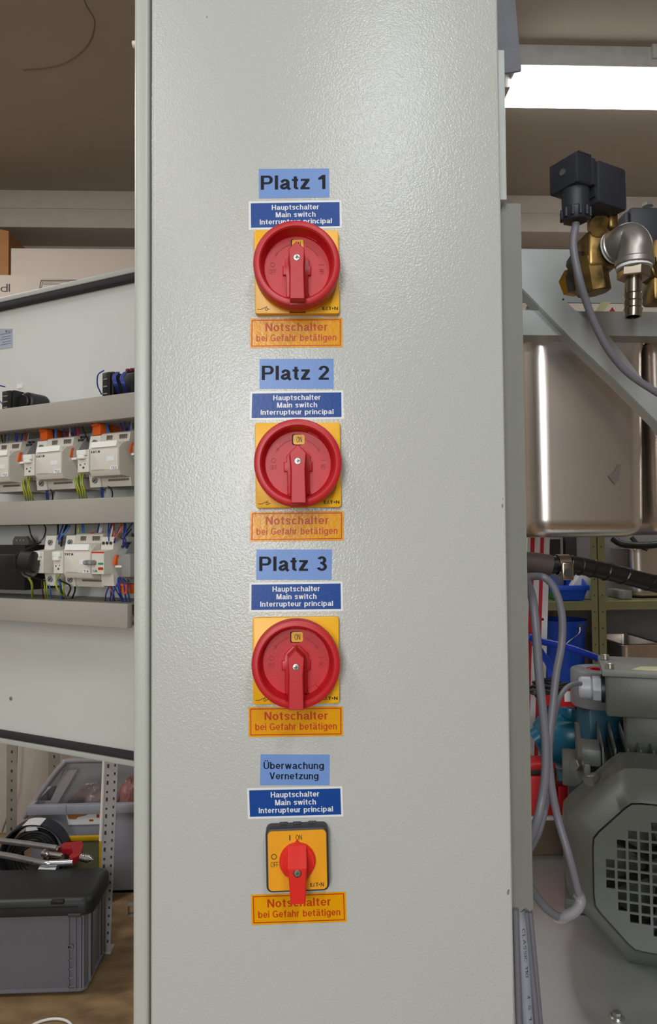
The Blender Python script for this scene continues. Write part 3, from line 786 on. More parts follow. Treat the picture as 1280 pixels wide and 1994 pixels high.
# lower row
T4x0, T4x1 = dx(124.5, WF, 1095), dx(176, WF, 1095)
R2y0, R2y1 = dy(1117, WF, 150), dy(1076, WF, 150)
hh = Cy1 - Cy0
psu(T4x0, T4x0 + (Cx1 - Cx0) * .97, R2y0, R2y0 + hh, 'beige module tagged T4 in the lower row with a green lamp', 'T4')
breaker(dx(106, WF, 1095), T4x0 - .0006, R2y0, R2y0 + hh, 'narrow white circuit breaker joined to the module tagged T4')
b1 = breaker(dx(66, WF, 1095), dx(86, WF, 1095), R2y0, R2y0 + hh, 'white circuit breaker behind the black power plug')
# residual current breaker with red marking
x0 = T4x0 + (Cx1 - Cx0) * .97 + .0008; W = 0.018; H = hh
M = dM(x0, R2y0)
s = thing('red_marked_breaker', 'white breaker with grey levers and red marks beside the T4 module', 'circuit breaker', M)
mb = MB(M).prism([(-.014, -.002), (-.014, .046), (0, .048), (0, WF), (H, WF), (H + .002, .048), (H + .016, .046), (H + .016, -.002)], 0, W, TO_X)
b = part('body', mb, m_modf, s)
mb = MB(M).box((0, H * .92, WF), (W, H * .99, WF + .0004)).box((W * .55, H * .18, WF), (W * .95, H * .30, WF + .0004)); part('red_marking', mb, m_rp, b)
mb = MB(M).box((W * .55, H * .42, WF), (W * .95, H * .50, WF + .0006)); part('green_indicator', mb, mat('green_indicator', (30, 140, 100), .4), b)
for k in (0, 1):
    mb = MB(M).box((W * (-.25 + .42 * k), H * .40, WF), (W * (.02 + .42 * k), H * .62, WF + .010), .002); part('lever', mb, m_gry, s)
mb = MB(M); boxtext(mb, '5A', W * .1, H * .08, W * .48, H * .18, WF + .0005); part('tag_lettering', mb, m_blk, b)
mb = MB(M)
for k in range(3): mb.lathe([(0, .0475), (.0018, .0475), (.0018, .0485), (0, .0485)], Matrix.Translation((W * (.2 + .3 * k), H + .009, 0)), 10)
part('terminal_holes', mb, m_hole, b)
# small blocks towards the cabinet
xq = x0 + W + .001
terminals(xq, xq + .012, R2y0 - .012, R2y0 + hh + .010, 'grey terminal block between the red marked breaker and the white strips')
relay(xq + .0002, xq + .011, R2y0 - .0230, R2y0 - .0125, 'orange relay hanging under the grey block of the lower row')
xq += .0135
mb = MB(dM(xq, R2y0)).box((0, -.004, -.002), (.014, hh * .9, .052), .003); single('grey_relay', mb, m_gry, 'rounded grey relay beside the white marker strips', 'relay')
xq += .016
for k, lb in enumerate(('white marker strip block beside the rounded grey relay', 'white marker strip block against the tall cabinet edge')):
    if xq + .0075 > .045: break
    M = dM(xq, R2y0)
    s = thing('marker_block', lb, 'terminal block', M)
    mb = MB(M).prism([(-.016, -.002), (-.016, .030), (0, .044), (hh, .044), (hh + .014, .030), (hh + .014, -.002)], 0, .0072, TO_X); b = part('body', mb, m_gry, s)
    mb = MB(M).box((.0008, -.004, .044), (.0062, hh + .002, .0475)); part('marker_strip', mb, m_modw, s, 'white marker strip')
    mb = MB(M).box((.0008, -.016, .030), (.0062, -.008, .040)).box((.0008, hh + .005, .030), (.0062, hh + .013, .042)); part('release_lever', mb, m_org, s, 'orange release lever')
    xq += .0085
# black adapter box with plug
m_bp = mat('black_plastic', (22, 22, 23), 0.45)
a = D2(-20, 1062, .05); b_ = D2(52, 1150, .05)
M = dM(a.x, b_.y)
s = thing('black_adapter_box', 'black box with a round plug pushed against the lower row of modules', 'power adapter', M)
mb = MB(M).box((-.12, 0, WP + .002), (b_.x - a.x - .004, a.y - b_.y, .050), .0015); part('body', mb, m_bp, s)
mb = MB(M)
gx = dx(17, .02, 1055) - a.x; gx1 = dx(48, .02, 1055) - a.x; gy = a.y - b_.y
mb.prism([(gx, gy - .004), (gx, gy + .006), (gx + .004, gy + .011), (gx1 - .004, gy + .011), (gx1, gy + .006), (gx1, gy - .004)], .010, .014)
br = part('mounting_tab', mb, mat('tab_grey', (96, 92, 84), .5), s)
mb = MB(M); cx = (gx + gx1) / 2
for q in (-.006, 0, .006): mb.lathe([(0, .014), (.0012, .014), (.0012, .0148), (0, .0148)], Matrix.Translation((cx + q, gy + .006, 0)), 10)
part('rivet', mb, m_met, br)
p0 = D2(10, 1094, .085); p1 = D2(72, 1095, .070)
mb = MB(DOOR).cyl((p0.x + .018, p0.y, .078), (p1.x, p1.y, .072), .0125, 24, ch=.002)
part('plug', mb, m_bp, s, 'black round plug')
mb = MB(DOOR).box((p0.x - .01, p0.y - .009, .066), (p0.x + .022, p0.y + .009, .090), .003)
part('plug_collar', mb, m_bp, s)
c = D2(58, 1100, .0625)
mb = MB(DOOR).lathe([(0, .0632), (.0150, .0632), (.0150, .0662), (.0138, .0662), (.0138, .0645), (0, .0645)], Matrix.Translation((c.x + .002, c.y, 0)), 32)
single('socket_outlet', mb, mat('socket_shade', (120, 118, 112), .5), 'round socket outlet face behind the black plug', 'socket')

# contact blocks above the top trunking
def contact(x0, y0, W, H, label, rnd=True):
    M = dM(x0, y0)
    s = thing('contact_block', label, 'contact block', M, 'black contact blocks above the top trunking')
    mb = MB(M).box((0, .002, WP), (W * .48, H, .030), .002).box((W * .02, .001, .030), (W * .42, H * .96, .034), .001)
    b = part('body', mb, m_bp, s)
    if rnd:
        mb = MB(M).cyl((W * .62, H * .5, WP), (W * .62, H * .5, .018), H * .46, 24, ch=.002).cyl((W * .62, H * .5, .018), (W * .62, H * .5, .022), H * .34, 20, ch=.001)
        part('coupling_ring', mb, m_bp, s)
    mb = MB(M)
    for k in range(3): mb.box((W * .1, H * (.2 + .25 * k), .034), (W * .3, H * (.2 + .25 * k) + .0012, .0345))
    part('printed_lines', mb, m_gry, b)
    return s
q = D2(8, 788, .03); qq = D2(48, 758, .03)
contact(q.x, y1t + .0015, qq.x - q.x, qq.y - y1t, 'black contact block with round coupling at the frame edge')
q = D2(203, 762, .03); qq = D2(240, 722, .03)
contact(q.x, y1t + .0015, (qq.x - q.x), qq.y - y1t, 'black contact block feeding blue wires, clear of the cabinet edge')
q = D2(232, 762, .03); q2 = D2(258, 716, .03)
M = dM(q.x, y1t + .0015)
s = thing('contact_block', 'black and dark red contact block half hidden by the tall cabinet', 'contact block', M, 'black contact blocks above the top trunking')
HH = q2.y - y1t; mb = MB(M).box((0, 0, WP), (.030, HH - .006, .028), .0015).box((.001, HH - .0058, WP), (.030, HH - .001, .020), .001); part('body', mb, m_bp, s)
mb = MB(M)
for k in range(4): mb.box((.002 + .006 * k, HH - .003, .004), (.006 + .006 * k, HH + .001, .022), .0005)
part('terminal_caps', mb, mat('dark_red_cap', (92, 30, 40), .5), s)
mb = MB(DOOR); q = D2(40, 752, WP); mb.box((q.x - .006, q.y - .003, WP), (q.x + .004, q.y + .003, WP + .001)); single('small_tag', mb, m_wh, 'tiny white tag glued above the round black contact block', 'tag')
# rating plate
q = [D2(x, y, WP) for x, y in ((-30, 641), (24.5, 640), (24.5, 677), (-30, 684))]
M = dM(q[3].x, q[3].y)
s = thing('rating_plate', 'silvery rating plate sticker upside down on the white door', 'label', M)
mb = MB(DOOR).prism([(p.x, p.y) for p in q], WP + .0001, WP + .0006); part('plate', mb, mat('silver_sticker', (176, 186, 200), .35, .2), s)
mb = MB(DOOR)
def dfn(x0, y0, x1, y1, rot=True):
    a = D2(x0, y1, WP); b = D2(x1, y0, WP)
    return (lambda u, v: Vector((b.x - (b.x - a.x) * u, b.y - (b.y - a.y) * v, WP + .0008)))
add_text(mb, 'CE', dfn(16, 642.5, 23.5, 648), 0.0); add_text(mb, '0', dfn(11.5, 642.5, 15, 648), .05)
for k in range(5):
    yy = 652 + k * 5
    a = D2(2 + k % 2 * 3, yy, WP); b = D2(22, yy, WP); mb.box((a.x, a.y - .0003, WP + .0006), (b.x, a.y + .0003, WP + .0008))
part('small_print', mb, mat('grey_ink', (90, 96, 110), .5), s)

# wires
wc = {'blue': (40, 62, 150), 'light blue': (60, 120, 190), 'black': (26, 26, 28), 'red': (176, 30, 44), 'grey': (140, 140, 138), 'white': (215, 215, 212), 'green and yellow': (90, 150, 40), 'orange': (214, 90, 40), 'brown': (80, 48, 40)}
WIRES = {}
def wire(color, pts, where, r=.0008, grp=None, fr=None):
    """pts = (px, py, w) on the door"""
    mb = MB().tube([DOOR @ D2(x, y, w) for x, y, w in pts], r, 7, 5)
    o = single('wire', mb, mat('wire_' + color.replace(' ', '_'), wc[color], .45, rgb2=(196, 190, 40) if color == 'green and yellow' else None, vscale=90), '%s wire %s' % (color, where), 'wire', '%s wires %s' % (color, where))
    WIRES.setdefault(o['label'], []).append((-sum(p[0] for p in pts) / len(pts), o.name, o))
yd1 = lambda x: 838 - x * .1
def tops(lst, where, y_end):
    for col, xa, xb in lst:
        ya = yd1(xa) - 6; yb_ = y_end(xb)
        wire(col, [(xa, ya, .025), ((xa * 2 + xb) / 3 + random.uniform(-1, 1), ya + (yb_ - ya) * .45, .032), (xb, yb_, .036), (xb, yb_ + 4, .030)], where)
tp = lambda x: 874 - x * .095
tops([('black', 2, 8), ('brown', 10, 9), ('light blue', 16, 14)], 'dropping into the module tagged T1.2', tp)
tops([('blue', 31, 31), ('blue', 35, 33), ('blue', 46, 40), ('red', 50, 48), ('red', 47, 52), ('grey', 58, 52)], 'dropping into the terminal block before T2.2', lambda x: tp(x) - 3)
tops([('blue', 89, 89), ('black', 93, 97), ('black', 103, 105), ('light blue', 108, 108), ('light blue', 110, 110)], 'dropping into the module tagged T2.2', tp)
tops([('blue', 122, 127), ('white', 137, 135), ('grey', 136, 140), ('blue', 131, 143), ('blue', 145, 147), ('red', 152, 150), ('red', 155, 151), ('black', 158, 170), ('grey', 183, 178)], 'dropping into the terminal block before T3.2', lambda x: tp(x) - 3)
tops([('black', 198, 197), ('blue', 199, 195), ('light blue', 205, 211), ('light blue', 208, 215), ('blue', 206, 213)], 'dropping into the module tagged T3.2', tp)
tops([('blue', 234, 238), ('blue', 243, 243), ('blue', 252, 252), ('grey', 256, 255)], 'dropping into the block against the tall cabinet', tp)
for bx, nm in ((42, 'T2.2'), (146, 'T3.2')):
    for k in range(4):
        y0 = 934 - (bx - 42) * .05
        wire('green and yellow', [(bx + 1 + k * 5, y0 - 6, .036), (bx + 1 + k * 5.2 - (k % 2) * 2, y0 + 10, .044), (bx + 6 + k * 4.6, y0 + 30, .040), (bx + 11 + k * 4.4, 982 - (bx - 42) * .04, .026)], 'looping under the breaker of %s' % nm, .0009)
for bx, nm in ((90, 'T2.2'), (197, 'T3.2')):
    yy = 944 if bx == 90 else 938
    for k in (0, 3): wire('blue', [(bx + k, yy, .036), (bx + k, yy + 15, .038), (bx + k + 2, 980, .030)], 'under the module tagged %s' % nm)
    e = 13 if bx == 90 else 22
    wire('black', [(bx + 3, yy, .036), (bx + e * .7, yy + 10, .042), (bx + e, yy + 22, .040), (bx + e - 2, 980, .026)], 'under the module tagged %s' % nm)
# lower row, from the middle trunking
def low(lst, where, r=.0008):
    for col, pts in lst: wire(col, pts, where, r)
low([('black', [(54, 1012, .02), (60, 1040, .03), (69, 1056, .04)]), ('black', [(70, 1012, .02), (88, 1025, .03), (86, 1045, .04), (76, 1056, .045)])], 'curving down above the black plug')
low([('black', [(80, 1056, .046), (55, 1068, .07), (32, 1080, .085)]), ('black', [(30, 1106, .085), (58, 1122, .07), (88, 1131, .05)]), ], 'hanging beside the black plug')
low([('black', [(113, 1012, .02), (113, 1035, .03), (111, 1062, .035), (112, 1070, .03)]), ('light blue', [(140, 1012, .03), (131, 1032, .045), (117, 1048, .045), (113, 1070, .035)]), ('light blue', [(136, 1012, .025), (126, 1035, .04), (115, 1050, .04), (111, 1070, .035)]), ('black', [(134, 1012, .03), (124, 1035, .042), (120, 1055, .04), (118, 1068, .035)]), ('blue', [(127, 1012, .03), (116, 1040, .042), (112, 1055, .04), (110, 1070, .035)])], 'bunched above the breaker of T4', .001)
low([('black', [(148, 1012, .03), (147, 1035, .035), (146, 1052, .036)]), ('green and yellow', [(152, 1012, .03), (153, 1030, .038), (150, 1052, .036)]), ('light blue', [(159, 1012, .03), (160, 1035, .035), (160, 1050, .036)]), ('light blue', [(162, 1012, .03), (163, 1035, .035), (163, 1050, .036)])], 'dropping into the module tagged T4')
low([('blue', [(195, 1012, .03), (191, 1030, .038), (185, 1048, .038)]), ('white', [(198, 1012, .03), (195, 1030, .038), (192, 1044, .038)]), ('white', [(201, 1012, .03), (198, 1030, .038), (195, 1044, .038)])], 'ending in the small red connector')
a = D2(190, 1048, .030); mb = MB(dM(a.x, a.y)).box((0, 0, .026), (.0065, .0065, .042), .0006)
single('red_connector', mb, mat('red_connector', (196, 30, 44), .4), 'small bright red connector above the red marked breaker', 'connector')
low([('blue', [(212, 1012, .03), (211, 1035, .04), (210, 1055, .040), (206, 1075, .036)]), ('orange', [(238, 1012, .03), (232, 1035, .045), (220, 1055, .045), (215, 1078, .038)]), ('orange', [(233, 1012, .03), (238, 1025, .045), (224, 1050, .048), (217, 1078, .038)]), ('orange', [(218, 1012, .03), (223, 1035, .04), (219, 1055, .04), (216, 1076, .038)]), ('blue', [(220, 1012, .03), (212, 1040, .046), (213, 1060, .045), (212, 1076, .038)]), ('white', [(224, 1012, .03), (218, 1035, .045), (214, 1055, .042), (212, 1076, .038)]), ('blue', [(240, 1012, .03), (226, 1045, .048), (222, 1060, .045), (225, 1084, .036)]), ('blue', [(258, 1018, .03), (244, 1040, .045), (240, 1055, .04), (240, 1072, .036)]), ('blue', [(243, 1012, .03), (242, 1040, .04), (246, 1055, .04), (250, 1072, .036)]), ('black', [(234, 1046, .05), (240, 1048, .05), (256, 1030, .04)])], 'tangled above the white marker strips')
low([('blue', [(244, 1012, .035), (245, 1035, .05), (241, 1052, .05), (247, 1068, .038)]), ('red', [(216, 1012, .03), (222, 1022, .04), (214, 1048, .04), (212, 1072, .03)])], 'tangled above the white marker strips')
low([('brown', [(81, 1128, .04), (82, 1145, .042), (85, 1166, .03)]), ('green and yellow', [(86, 1128, .04), (87, 1145, .044), (90, 1166, .03)]), ('green and yellow', [(90, 1128, .04), (91, 1145, .046), (94, 1166, .03)]), ('light blue', [(95, 1128, .04), (97, 1145, .044), (100, 1166, .03)])], 'below the breaker behind the plug')
low([('green and yellow', [(56, 1125, .06), (62, 1137, .06), (63, 1162, .035)])], 'with a blue end below the black plug', .0014)
low([('green and yellow', [(117, 1118, .045), (109, 1135, .055), (115, 1152, .05), (130, 1166, .03)]), ('light blue', [(113, 1128, .045), (117, 1140, .05), (120, 1166, .03)]), ('blue', [(117, 1128, .045), (118, 1142, .05), (124, 1166, .03)]), ('black', [(117, 1130, .046), (137, 1142, .05), (132, 1160, .04)]), ('green and yellow', [(122, 1130, .045), (123, 1148, .05), (128, 1166, .03)]), ('black', [(146, 1136, .03), (146, 1150, .036), (140, 1166, .02)])], 'looping under the module tagged T4', .001)
low([('blue', [(215, 1136, .036), (207, 1155, .04), (205, 1170, .03)]), ('blue', [(214, 1136, .036), (216, 1155, .04), (214, 1170, .03)]), ('orange', [(213, 1136, .036), (216, 1150, .04), (222, 1170, .03)]), ('blue', [(218, 1136, .036), (228, 1152, .042), (240, 1172, .03)]), ('blue', [(231, 1118, .036), (230, 1140, .044), (238, 1172, .03)]), ('blue', [(234, 1118, .036), (233, 1145, .044), (241, 1172, .03)]), ('blue', [(231, 1132, .04), (222, 1150, .044), (220, 1170, .03)]), ('blue', [(239, 1120, .036), (242, 1145, .042), (246, 1172, .03)]), ('blue', [(249, 1128, .036), (249, 1150, .042), (254, 1174, .03)]), ('blue', [(216, 1140, .04), (221, 1155, .044), (223, 1170, .03)])], 'fanning into the lowest trunking')
# contact block wires
low([('blue', [(203, 721, .03), (191, 730, .035), (190, 750, .03), (198, 768, .02)])], 'arching beside the contact block')
for k in range(6):
    x = 222 + (k % 3) * 2.5 + (k // 3) * 15
    wire('blue', [(x + 5, 725, .034), (x - 2, 735, .042), (x + 1, 748, .044), (x + 7, 764, .03)], 'looping over the black contact blocks', .0009)
low([('blue', [(10, 753, .03), (-5, 752, .04), (-8, 770, .03), (10, 793, .02)]), ('blue', [(8, 786, .03), (14, 793, .02)])], 'at the round black contact block')
a = D2(206, 764, .02); mb = MB(dM(a.x, a.y)).box((-.003, -.003, .014), (.003, .003, .022), .001); single('red_ferrule', mb, mat('red_connector', (196, 30, 44), .4), 'small red wire end at the foot of the black contact block', 'wire end')
NTH = ['first', 'second', 'third', 'fourth', 'fifth', 'sixth', 'seventh', 'eighth', 'ninth', 'tenth', 'eleventh', 'twelfth']
for lb, ls in WIRES.items():
    if len(ls) > 1:
        for k, (_, _, o) in enumerate(sorted(ls, key=lambda t: t[:2])): o['label'] = '%s, %s from the tall cabinet' % (lb, NTH[k])
    else: del ls[0][2]['group']
# white cable near the trunking end
mb = MB().tube([DOOR @ D2(x, y, w_) for x, y, w_ in ((246, 1190, .01), (254, 1196, .02), (259, 1206, .02), (263, 1212, .02))], .002, 8)
single('white_cable', mb, m_modw, 'short white cable leaving the end of the lowest trunking', 'cable')

# ================================================================ far left background
m_cb = mat('white_carton', (196, 184, 172), 0.85, var=0.02, vscale=4)
m_br = mat('brown_carton', (160, 112, 66), 0.85, var=0.05)
def boxw(name, px0, px1, pyt, pyb, d, depth, m, label, cat, bev=0.0, group=None):
    a = P(px0, pyt, d); b = P(px1, pyb, d)
    mb = MB().box((a.x, a.y, b.z), (b.x, a.y + depth, a.z), bev)
    return single(name, mb, m, label, cat, group)
# high shelf that carries the cartons
zsh = P(100, 740, 2.85).z
mb = MB().box((-1.9, 2.80 - DCAM, zsh - 0.03), (-0.72, BACK, zsh)); single('wall_shelf', mb, m_wall, 'wide shelf on the back wall carrying the big cartons, behind the open door', 'shelf')
s = thing('carton', 'large pale carton with upside-down print and a line drawing, under another carton', 'carton', Matrix.Translation(P(100, 740, 2.9)))
a = P(-160, 534, 2.85); b = P(330, 740, 2.85)
mb = MB().box((a.x, a.y, zsh), (b.x, a.y + .40, a.z), .003); cb = part('box', mb, m_cb, s)
mb = MB()
def wfn(x0, y0, x1, y1, d, flip=False):
    A = P(x0, y1, d); B = P(x1, y0, d)
    if flip: return lambda u, v: Vector((B.x + (A.x - B.x) * u, A.y - .001, B.z + (A.z - B.z) * v))
    return lambda u, v: Vector((A.x + (B.x - A.x) * u, A.y - .001, A.z + (B.z - A.z) * v))
add_text(mb, 'IP', wfn(1, 553, 19.5, 568, 2.85, True), 0.0)
part('lettering', mb, mat('carton_ink', (70, 58, 66), .7), cb)
mb = MB()
def strip(x0, y0, x1, y1, d, w=.003):
    A = P(x0, y0, d); B = P(x1, y1, d); A.y -= .001; B.y -= .001; mb.tube([A, B], w / 2, 5, 0)
strip(80, 546, 260, 545, 2.85); strip(82, 549, 260, 548, 2.85, .002); strip(84, 553, 260, 553, 2.85, .002); strip(80, 546, 77, 564, 2.85); strip(83, 550, 80, 563, 2.85, .002)
part('line_drawing', mb, mat('carton_line', (110, 98, 92), .7), cb)
z0 = a.z
c_ = P(21, 483, 2.88); b = P(330, 534, 2.88)
mb = MB().box((c_.x, c_.y, z0 + .001), (b.x, c_.y + .36, c_.z), .003); single('flat_carton', mb, m_cb, 'plain pale flat carton lying on top of the printed carton', 'carton')
c_ = P(20, 450, 2.90); a2 = P(-120, 450, 2.90)
mb = MB().loft([[(a2.x, c_.y, z0 + .001), (c_.x - .006, c_.y, z0 + .001), (c_.x - .006, c_.y + .3, z0 + .001), (a2.x, c_.y + .3, z0 + .001)], [(a2.x, c_.y, c_.z + .06), (c_.x - .006, c_.y, c_.z - .0), (c_.x - .006, c_.y + .3, c_.z), (a2.x, c_.y + .3, c_.z + .06)]])
single('brown_carton', mb, m_br, 'brown carton at the frame edge beside the plain pale carton', 'carton')

# slotted posts
m_post = mat('slotted_steel', (150, 146, 134), 0.5, 0.3)
m_post2 = mat('bright_slotted_steel', (188, 190, 192), 0.35, 0.4)
def angle_post(px, wpx, d, ztop, zbot, m, label, side=-1, hole_px=18):
    a = P(px, 1500, d); wd = wpx / F * d; dep = wd * .9
    s = thing('slotted_angle_post', label, 'post', Matrix.Translation((a.x, a.y, zbot)), None)
    mb = MB().box((a.x, a.y, zbot), (a.x + wd, a.y + .002, ztop)); 
    xx = a.x if side < 0 else a.x + wd - .002
    mb.box((xx, a.y + .002, zbot), (xx + .002, a.y + dep, ztop))
    f = part('angle_bar', mb, m, s)
    mb = MB(); z = zbot + .03; k = 0
    step = hole_px / F * d
    while z < ztop - .02:
        cx = a.x + wd * .5; r = .0042 if k % 2 else .0028
        mb.box((cx - r * .8, a.y - .0006, z - r * 1.3), (cx + r * .8, a.y + .0002, z + r * 1.3)); z += step; k += 1
    part('slots', mb, m_hole, f)
    return s
SHZ = P(100, 1440, 2.7).z
angle_post(13, 19, 2.80, 1.2, 0.0, m_post, 'beige slotted steel post against the white wall, by the frame edge')
angle_post(94, 22, 3.1, 1.2, 0.0, m_post, 'dark slotted steel post behind the plastic tray')
# bright post leaning slightly
pt = P(205, 1470, 2.33); pb = P(189, 1842, 2.33)
zb_ = pb.z
M = Matrix.Translation((pb.x, pb.y, 0)) @ Matrix(((1, 0, (pt.x - pb.x) / (pt.z - pb.z), 0), (0, 1, 0, 0), (0, 0, 1, 0), (0, 0, 0, 1)))
s = thing('bright_slotted_post', 'bright slotted steel post standing on the wooden floor before the large bin', 'post', Matrix.Translation((pb.x, pb.y, 0)))
mb = MB(M).box((0.0, 0, 0.004), (.040, .002, 1.15)).box((0, .002, .004), (.002, .045, 1.15))
f = part('angle_bar', mb, m_post2, s)
mb = MB(M)
z = .03; k = 0
while z < 1.1:
    mb.box((.007, -.0007, z), (.013, .0003, z + (.012 if k % 2 else .006)))
    mb.box((.029, -.0007, z + .004), (.034, .0003, z + .012)); z += .026; k += 1
part('slots', mb, m_hole, f)
mb = MB(M).box((-.002, -.003, 0), (.042, .047, .004)); part('foot_plate', mb, m_post2, s)
mb = MB(M).cyl((-.004, 0, .35), (-.004, 0, 1.15), .005, 12); part('painted_glint', mb, m_modw, s, 'white edge strip')  # added white bead: lamp reflection along the post edge, put into colour

# large grey bin
m_bin = mat('bin_grey', (150, 152, 162), 0.45, var=0.03)
a = P(62, 1567, 2.72); b = P(330, 1712, 2.72)
zr = a.z
M0 = Matrix.Translation((a.x, a.y, 0))
s = thing('storage_bin', 'large pale grey storage bin with an amber label, holding a plastic bag', 'storage bin', Matrix.Translation(((a.x + b.x) / 2, a.y, 0)))
X0, X1, Y0, Y1 = a.x, b.x, a.y, a.y + .42
mb = MB()
t = .006
for q0, q1 in (((X0, Y0, .002), (X1, Y0 + t, zr)), ((X0, Y1 - t, .002), (X1, Y1, zr)), ((X0, Y0 + t, .002), (X0 + t, Y1 - t, zr)), ((X1 - t, Y0 + t, .002), (X1, Y1 - t, zr)), ((X0, Y0, .002), (X1, Y1, .01))): mb.box(q0, q1)
bb = part('body', mb, m_bin, s)
rh = .034
mb = MB().box((X0 - .012, Y0 - .016, zr - rh), (X1 + .012, Y0, zr), .003).box((X0 - .012, Y0, zr - rh), (X0, Y1, zr), .003).box((X0, Y1, zr - rh), (X1, Y1 + .012, zr), .003)
rm = part('rim', mb, m_bin, s)
mb = MB()
for px in (128, 199, 270):
    c = P(px, 1567, 2.70); mb.box((c.x - .0015, Y0 - .018, zr - rh), (c.x + .0015, Y0 - .016, zr))
part('rim_rib', mb, m_gry, rm)
l0, l1 = P(129, 1584, 2.72), P(198, 1604, 2.72)
mb = MB().prism([(l0.x, l0.z), (l1.x, l0.z), (l1.x - .006, l1.z), (l0.x + .010, l1.z)], Y0 - .004, Y0 - .0005, Mf)
lf = part('card_holder', mb, m_wh, s, 'pale card holder')
mb = MB().prism([(l0.x + .004, l0.z - .001), (l0.x + .085, l0.z - .001), (l0.x + .07, l0.z - .008), (l0.x + .045, l0.z - .012), (l0.x + .035, l0.z - .020), (l0.x + .010, l0.z - .018)], Y0 - .0055, Y0 - .004, Mf)
part('amber_patch', mb, mat('amber_card', (176, 108, 50), .5), lf)
mb = MB().box((l0.x + .085, Y0 - .0055, l0.z - .028), (l0.x + .10, Y0 - .004, l0.z - .022)).box((l0.x + .112, Y0 - .0055, l0.z - .016), (l0.x + .122, Y0 - .004, l0.z - .004))
part('red_patch', mb, m_rp, lf)
# tray tipped on top of the bin with bag
m_tray = mat('translucent_tray', (150, 146, 148), 0.3, var=0.03)
d0 = 2.78
def PB(px, py, dd=0): return P(px, py, d0 + dd)
TR = thing('tipped_tray', 'grey plastic crate with hand hole tipped over the edge of the large bin', 'tray', Matrix.Translation(PB(60, 1590)))
mb = MB()
outl = [(44, 1586), (122, 1488), (132, 1482), (210, 1481), (262, 1483), (262, 1500), (140, 1500), (128, 1520), (106, 1560), (62, 1597), (47, 1598)]
# slanted end wall with hand hole (built as four bars) and back rim
def slab(mb, pts, thick=.006):
    mb.sheet([PB(*p) for p in pts], thick)
slab(mb, [(44, 1590), (66, 1560), (88, 1560), (80, 1575), (60, 1598)])
slab(mb, [(66, 1560), (122, 1488), (132, 1484), (112, 1530), (88, 1532)])
slab(mb, [(88, 1560), (98, 1560), (112, 1530), (124, 1500), (150, 1500), (110, 1568), (84, 1572)])
w1 = part('end_wall', mb, m_tray, TR)
mb = MB(); mb.tube([PB(46, 1592, -.01), PB(66, 1562, -.01), PB(96, 1520, -.01), PB(122, 1488, -.01), PB(134, 1482, 0), PB(210, 1481, .05), PB(300, 1483, .06)], .010, 10)
part('rim', mb, m_tray, TR)
mb = MB(); mb.sheet([PB(124, 1486, .06), PB(300, 1486, .12), PB(300, 1566, .12), PB(112, 1566, .06)], .005)
part('back_wall', mb, m_tray, TR)
# crumpled bag
m_bag = mat('clear_plastic_bag', (186, 170, 168), 0.22, rgb2=(140, 118, 116), vscale=12, alpha=0.62, bump=0.6, bscale=14, bdist=.02)
def lump(name, px, py, d, rx, ry, rz, m, label, cat, seed=0, amp=.25):
    rnd = random.Random(seed); c = P(px, py, d); bm = bmesh.new()
    bmesh.ops.create_icosphere(bm, subdivisions=4, radius=1)
    fr = [(Vector((rnd.uniform(-1, 1), rnd.uniform(-1, 1), rnd.uniform(-1, 1))) * rnd.uniform(2, 11), rnd.uniform(0, 6)) for _ in range(9)]
    for v in bm.verts:
        k = 1 + amp * 2.2 * (sum(abs(math.sin(v.co.dot(f) + p)) ** .6 for f, p in fr) / 9 - .7)
        v.co = Vector((v.co.x * rx * k, v.co.y * ry * k, v.co.z * rz * k))
    mb = MB(Matrix.Translation(c)); mb._add(bm)
    return single(name, mb, m, label, cat)
lump('plastic_bag', 180, 1548, 2.92, .135, .085, .095, m_bag, 'crumpled clear plastic bag bulging out of the large grey bin', 'bag', 3)
lump('plastic_bag', 258, 1545, 2.93, .055, .08, .10, mat('reddish_plastic_bag', (190, 130, 120), 0.3, rgb2=(150, 100, 98), vscale=14, alpha=0.8), 'crumpled reddish plastic bag beside the tall cabinet edge', 'bag', 5)
# yellow framed board in front of the bin
a = P(127, 1630, 2.62); b = P(201, 1668, 2.62)
s = thing('yellow_tray', 'yellow framed tray leaning between the cable coil and the bright post', 'tray', Matrix.Translation((a.x, a.y, 0)))
mb = MB().box((a.x, a.y, a.z - .016), (b.x, a.y + .014, a.z), .002).box((b.x - .015, a.y, .02), (b.x, a.y + .014, a.z - .016), .002).box((a.x, a.y, .0), (b.x, a.y + .014, .02))
part('frame', mb, mat('yellow_frame', (206, 164, 10), .45), s)
mb = MB().box((a.x, a.y + .004, .02), (b.x - .015, a.y + .008, a.z - .016)); part('inset', mb, mat('olive_inset', (112, 118, 88), .5), s)
# wall conduit and cable
mb = MB().tube([P(33, 1450, 3.2), P(31, 1500, 3.2), P(24, 1560, 3.2), P(4, 1620, 3.2)], .004, 8)
single('wall_cable', mb, mat('grey_cable_dull', (130, 126, 122), .5), 'thin grey cable hanging on the white wall beside the beige post', 'cable')
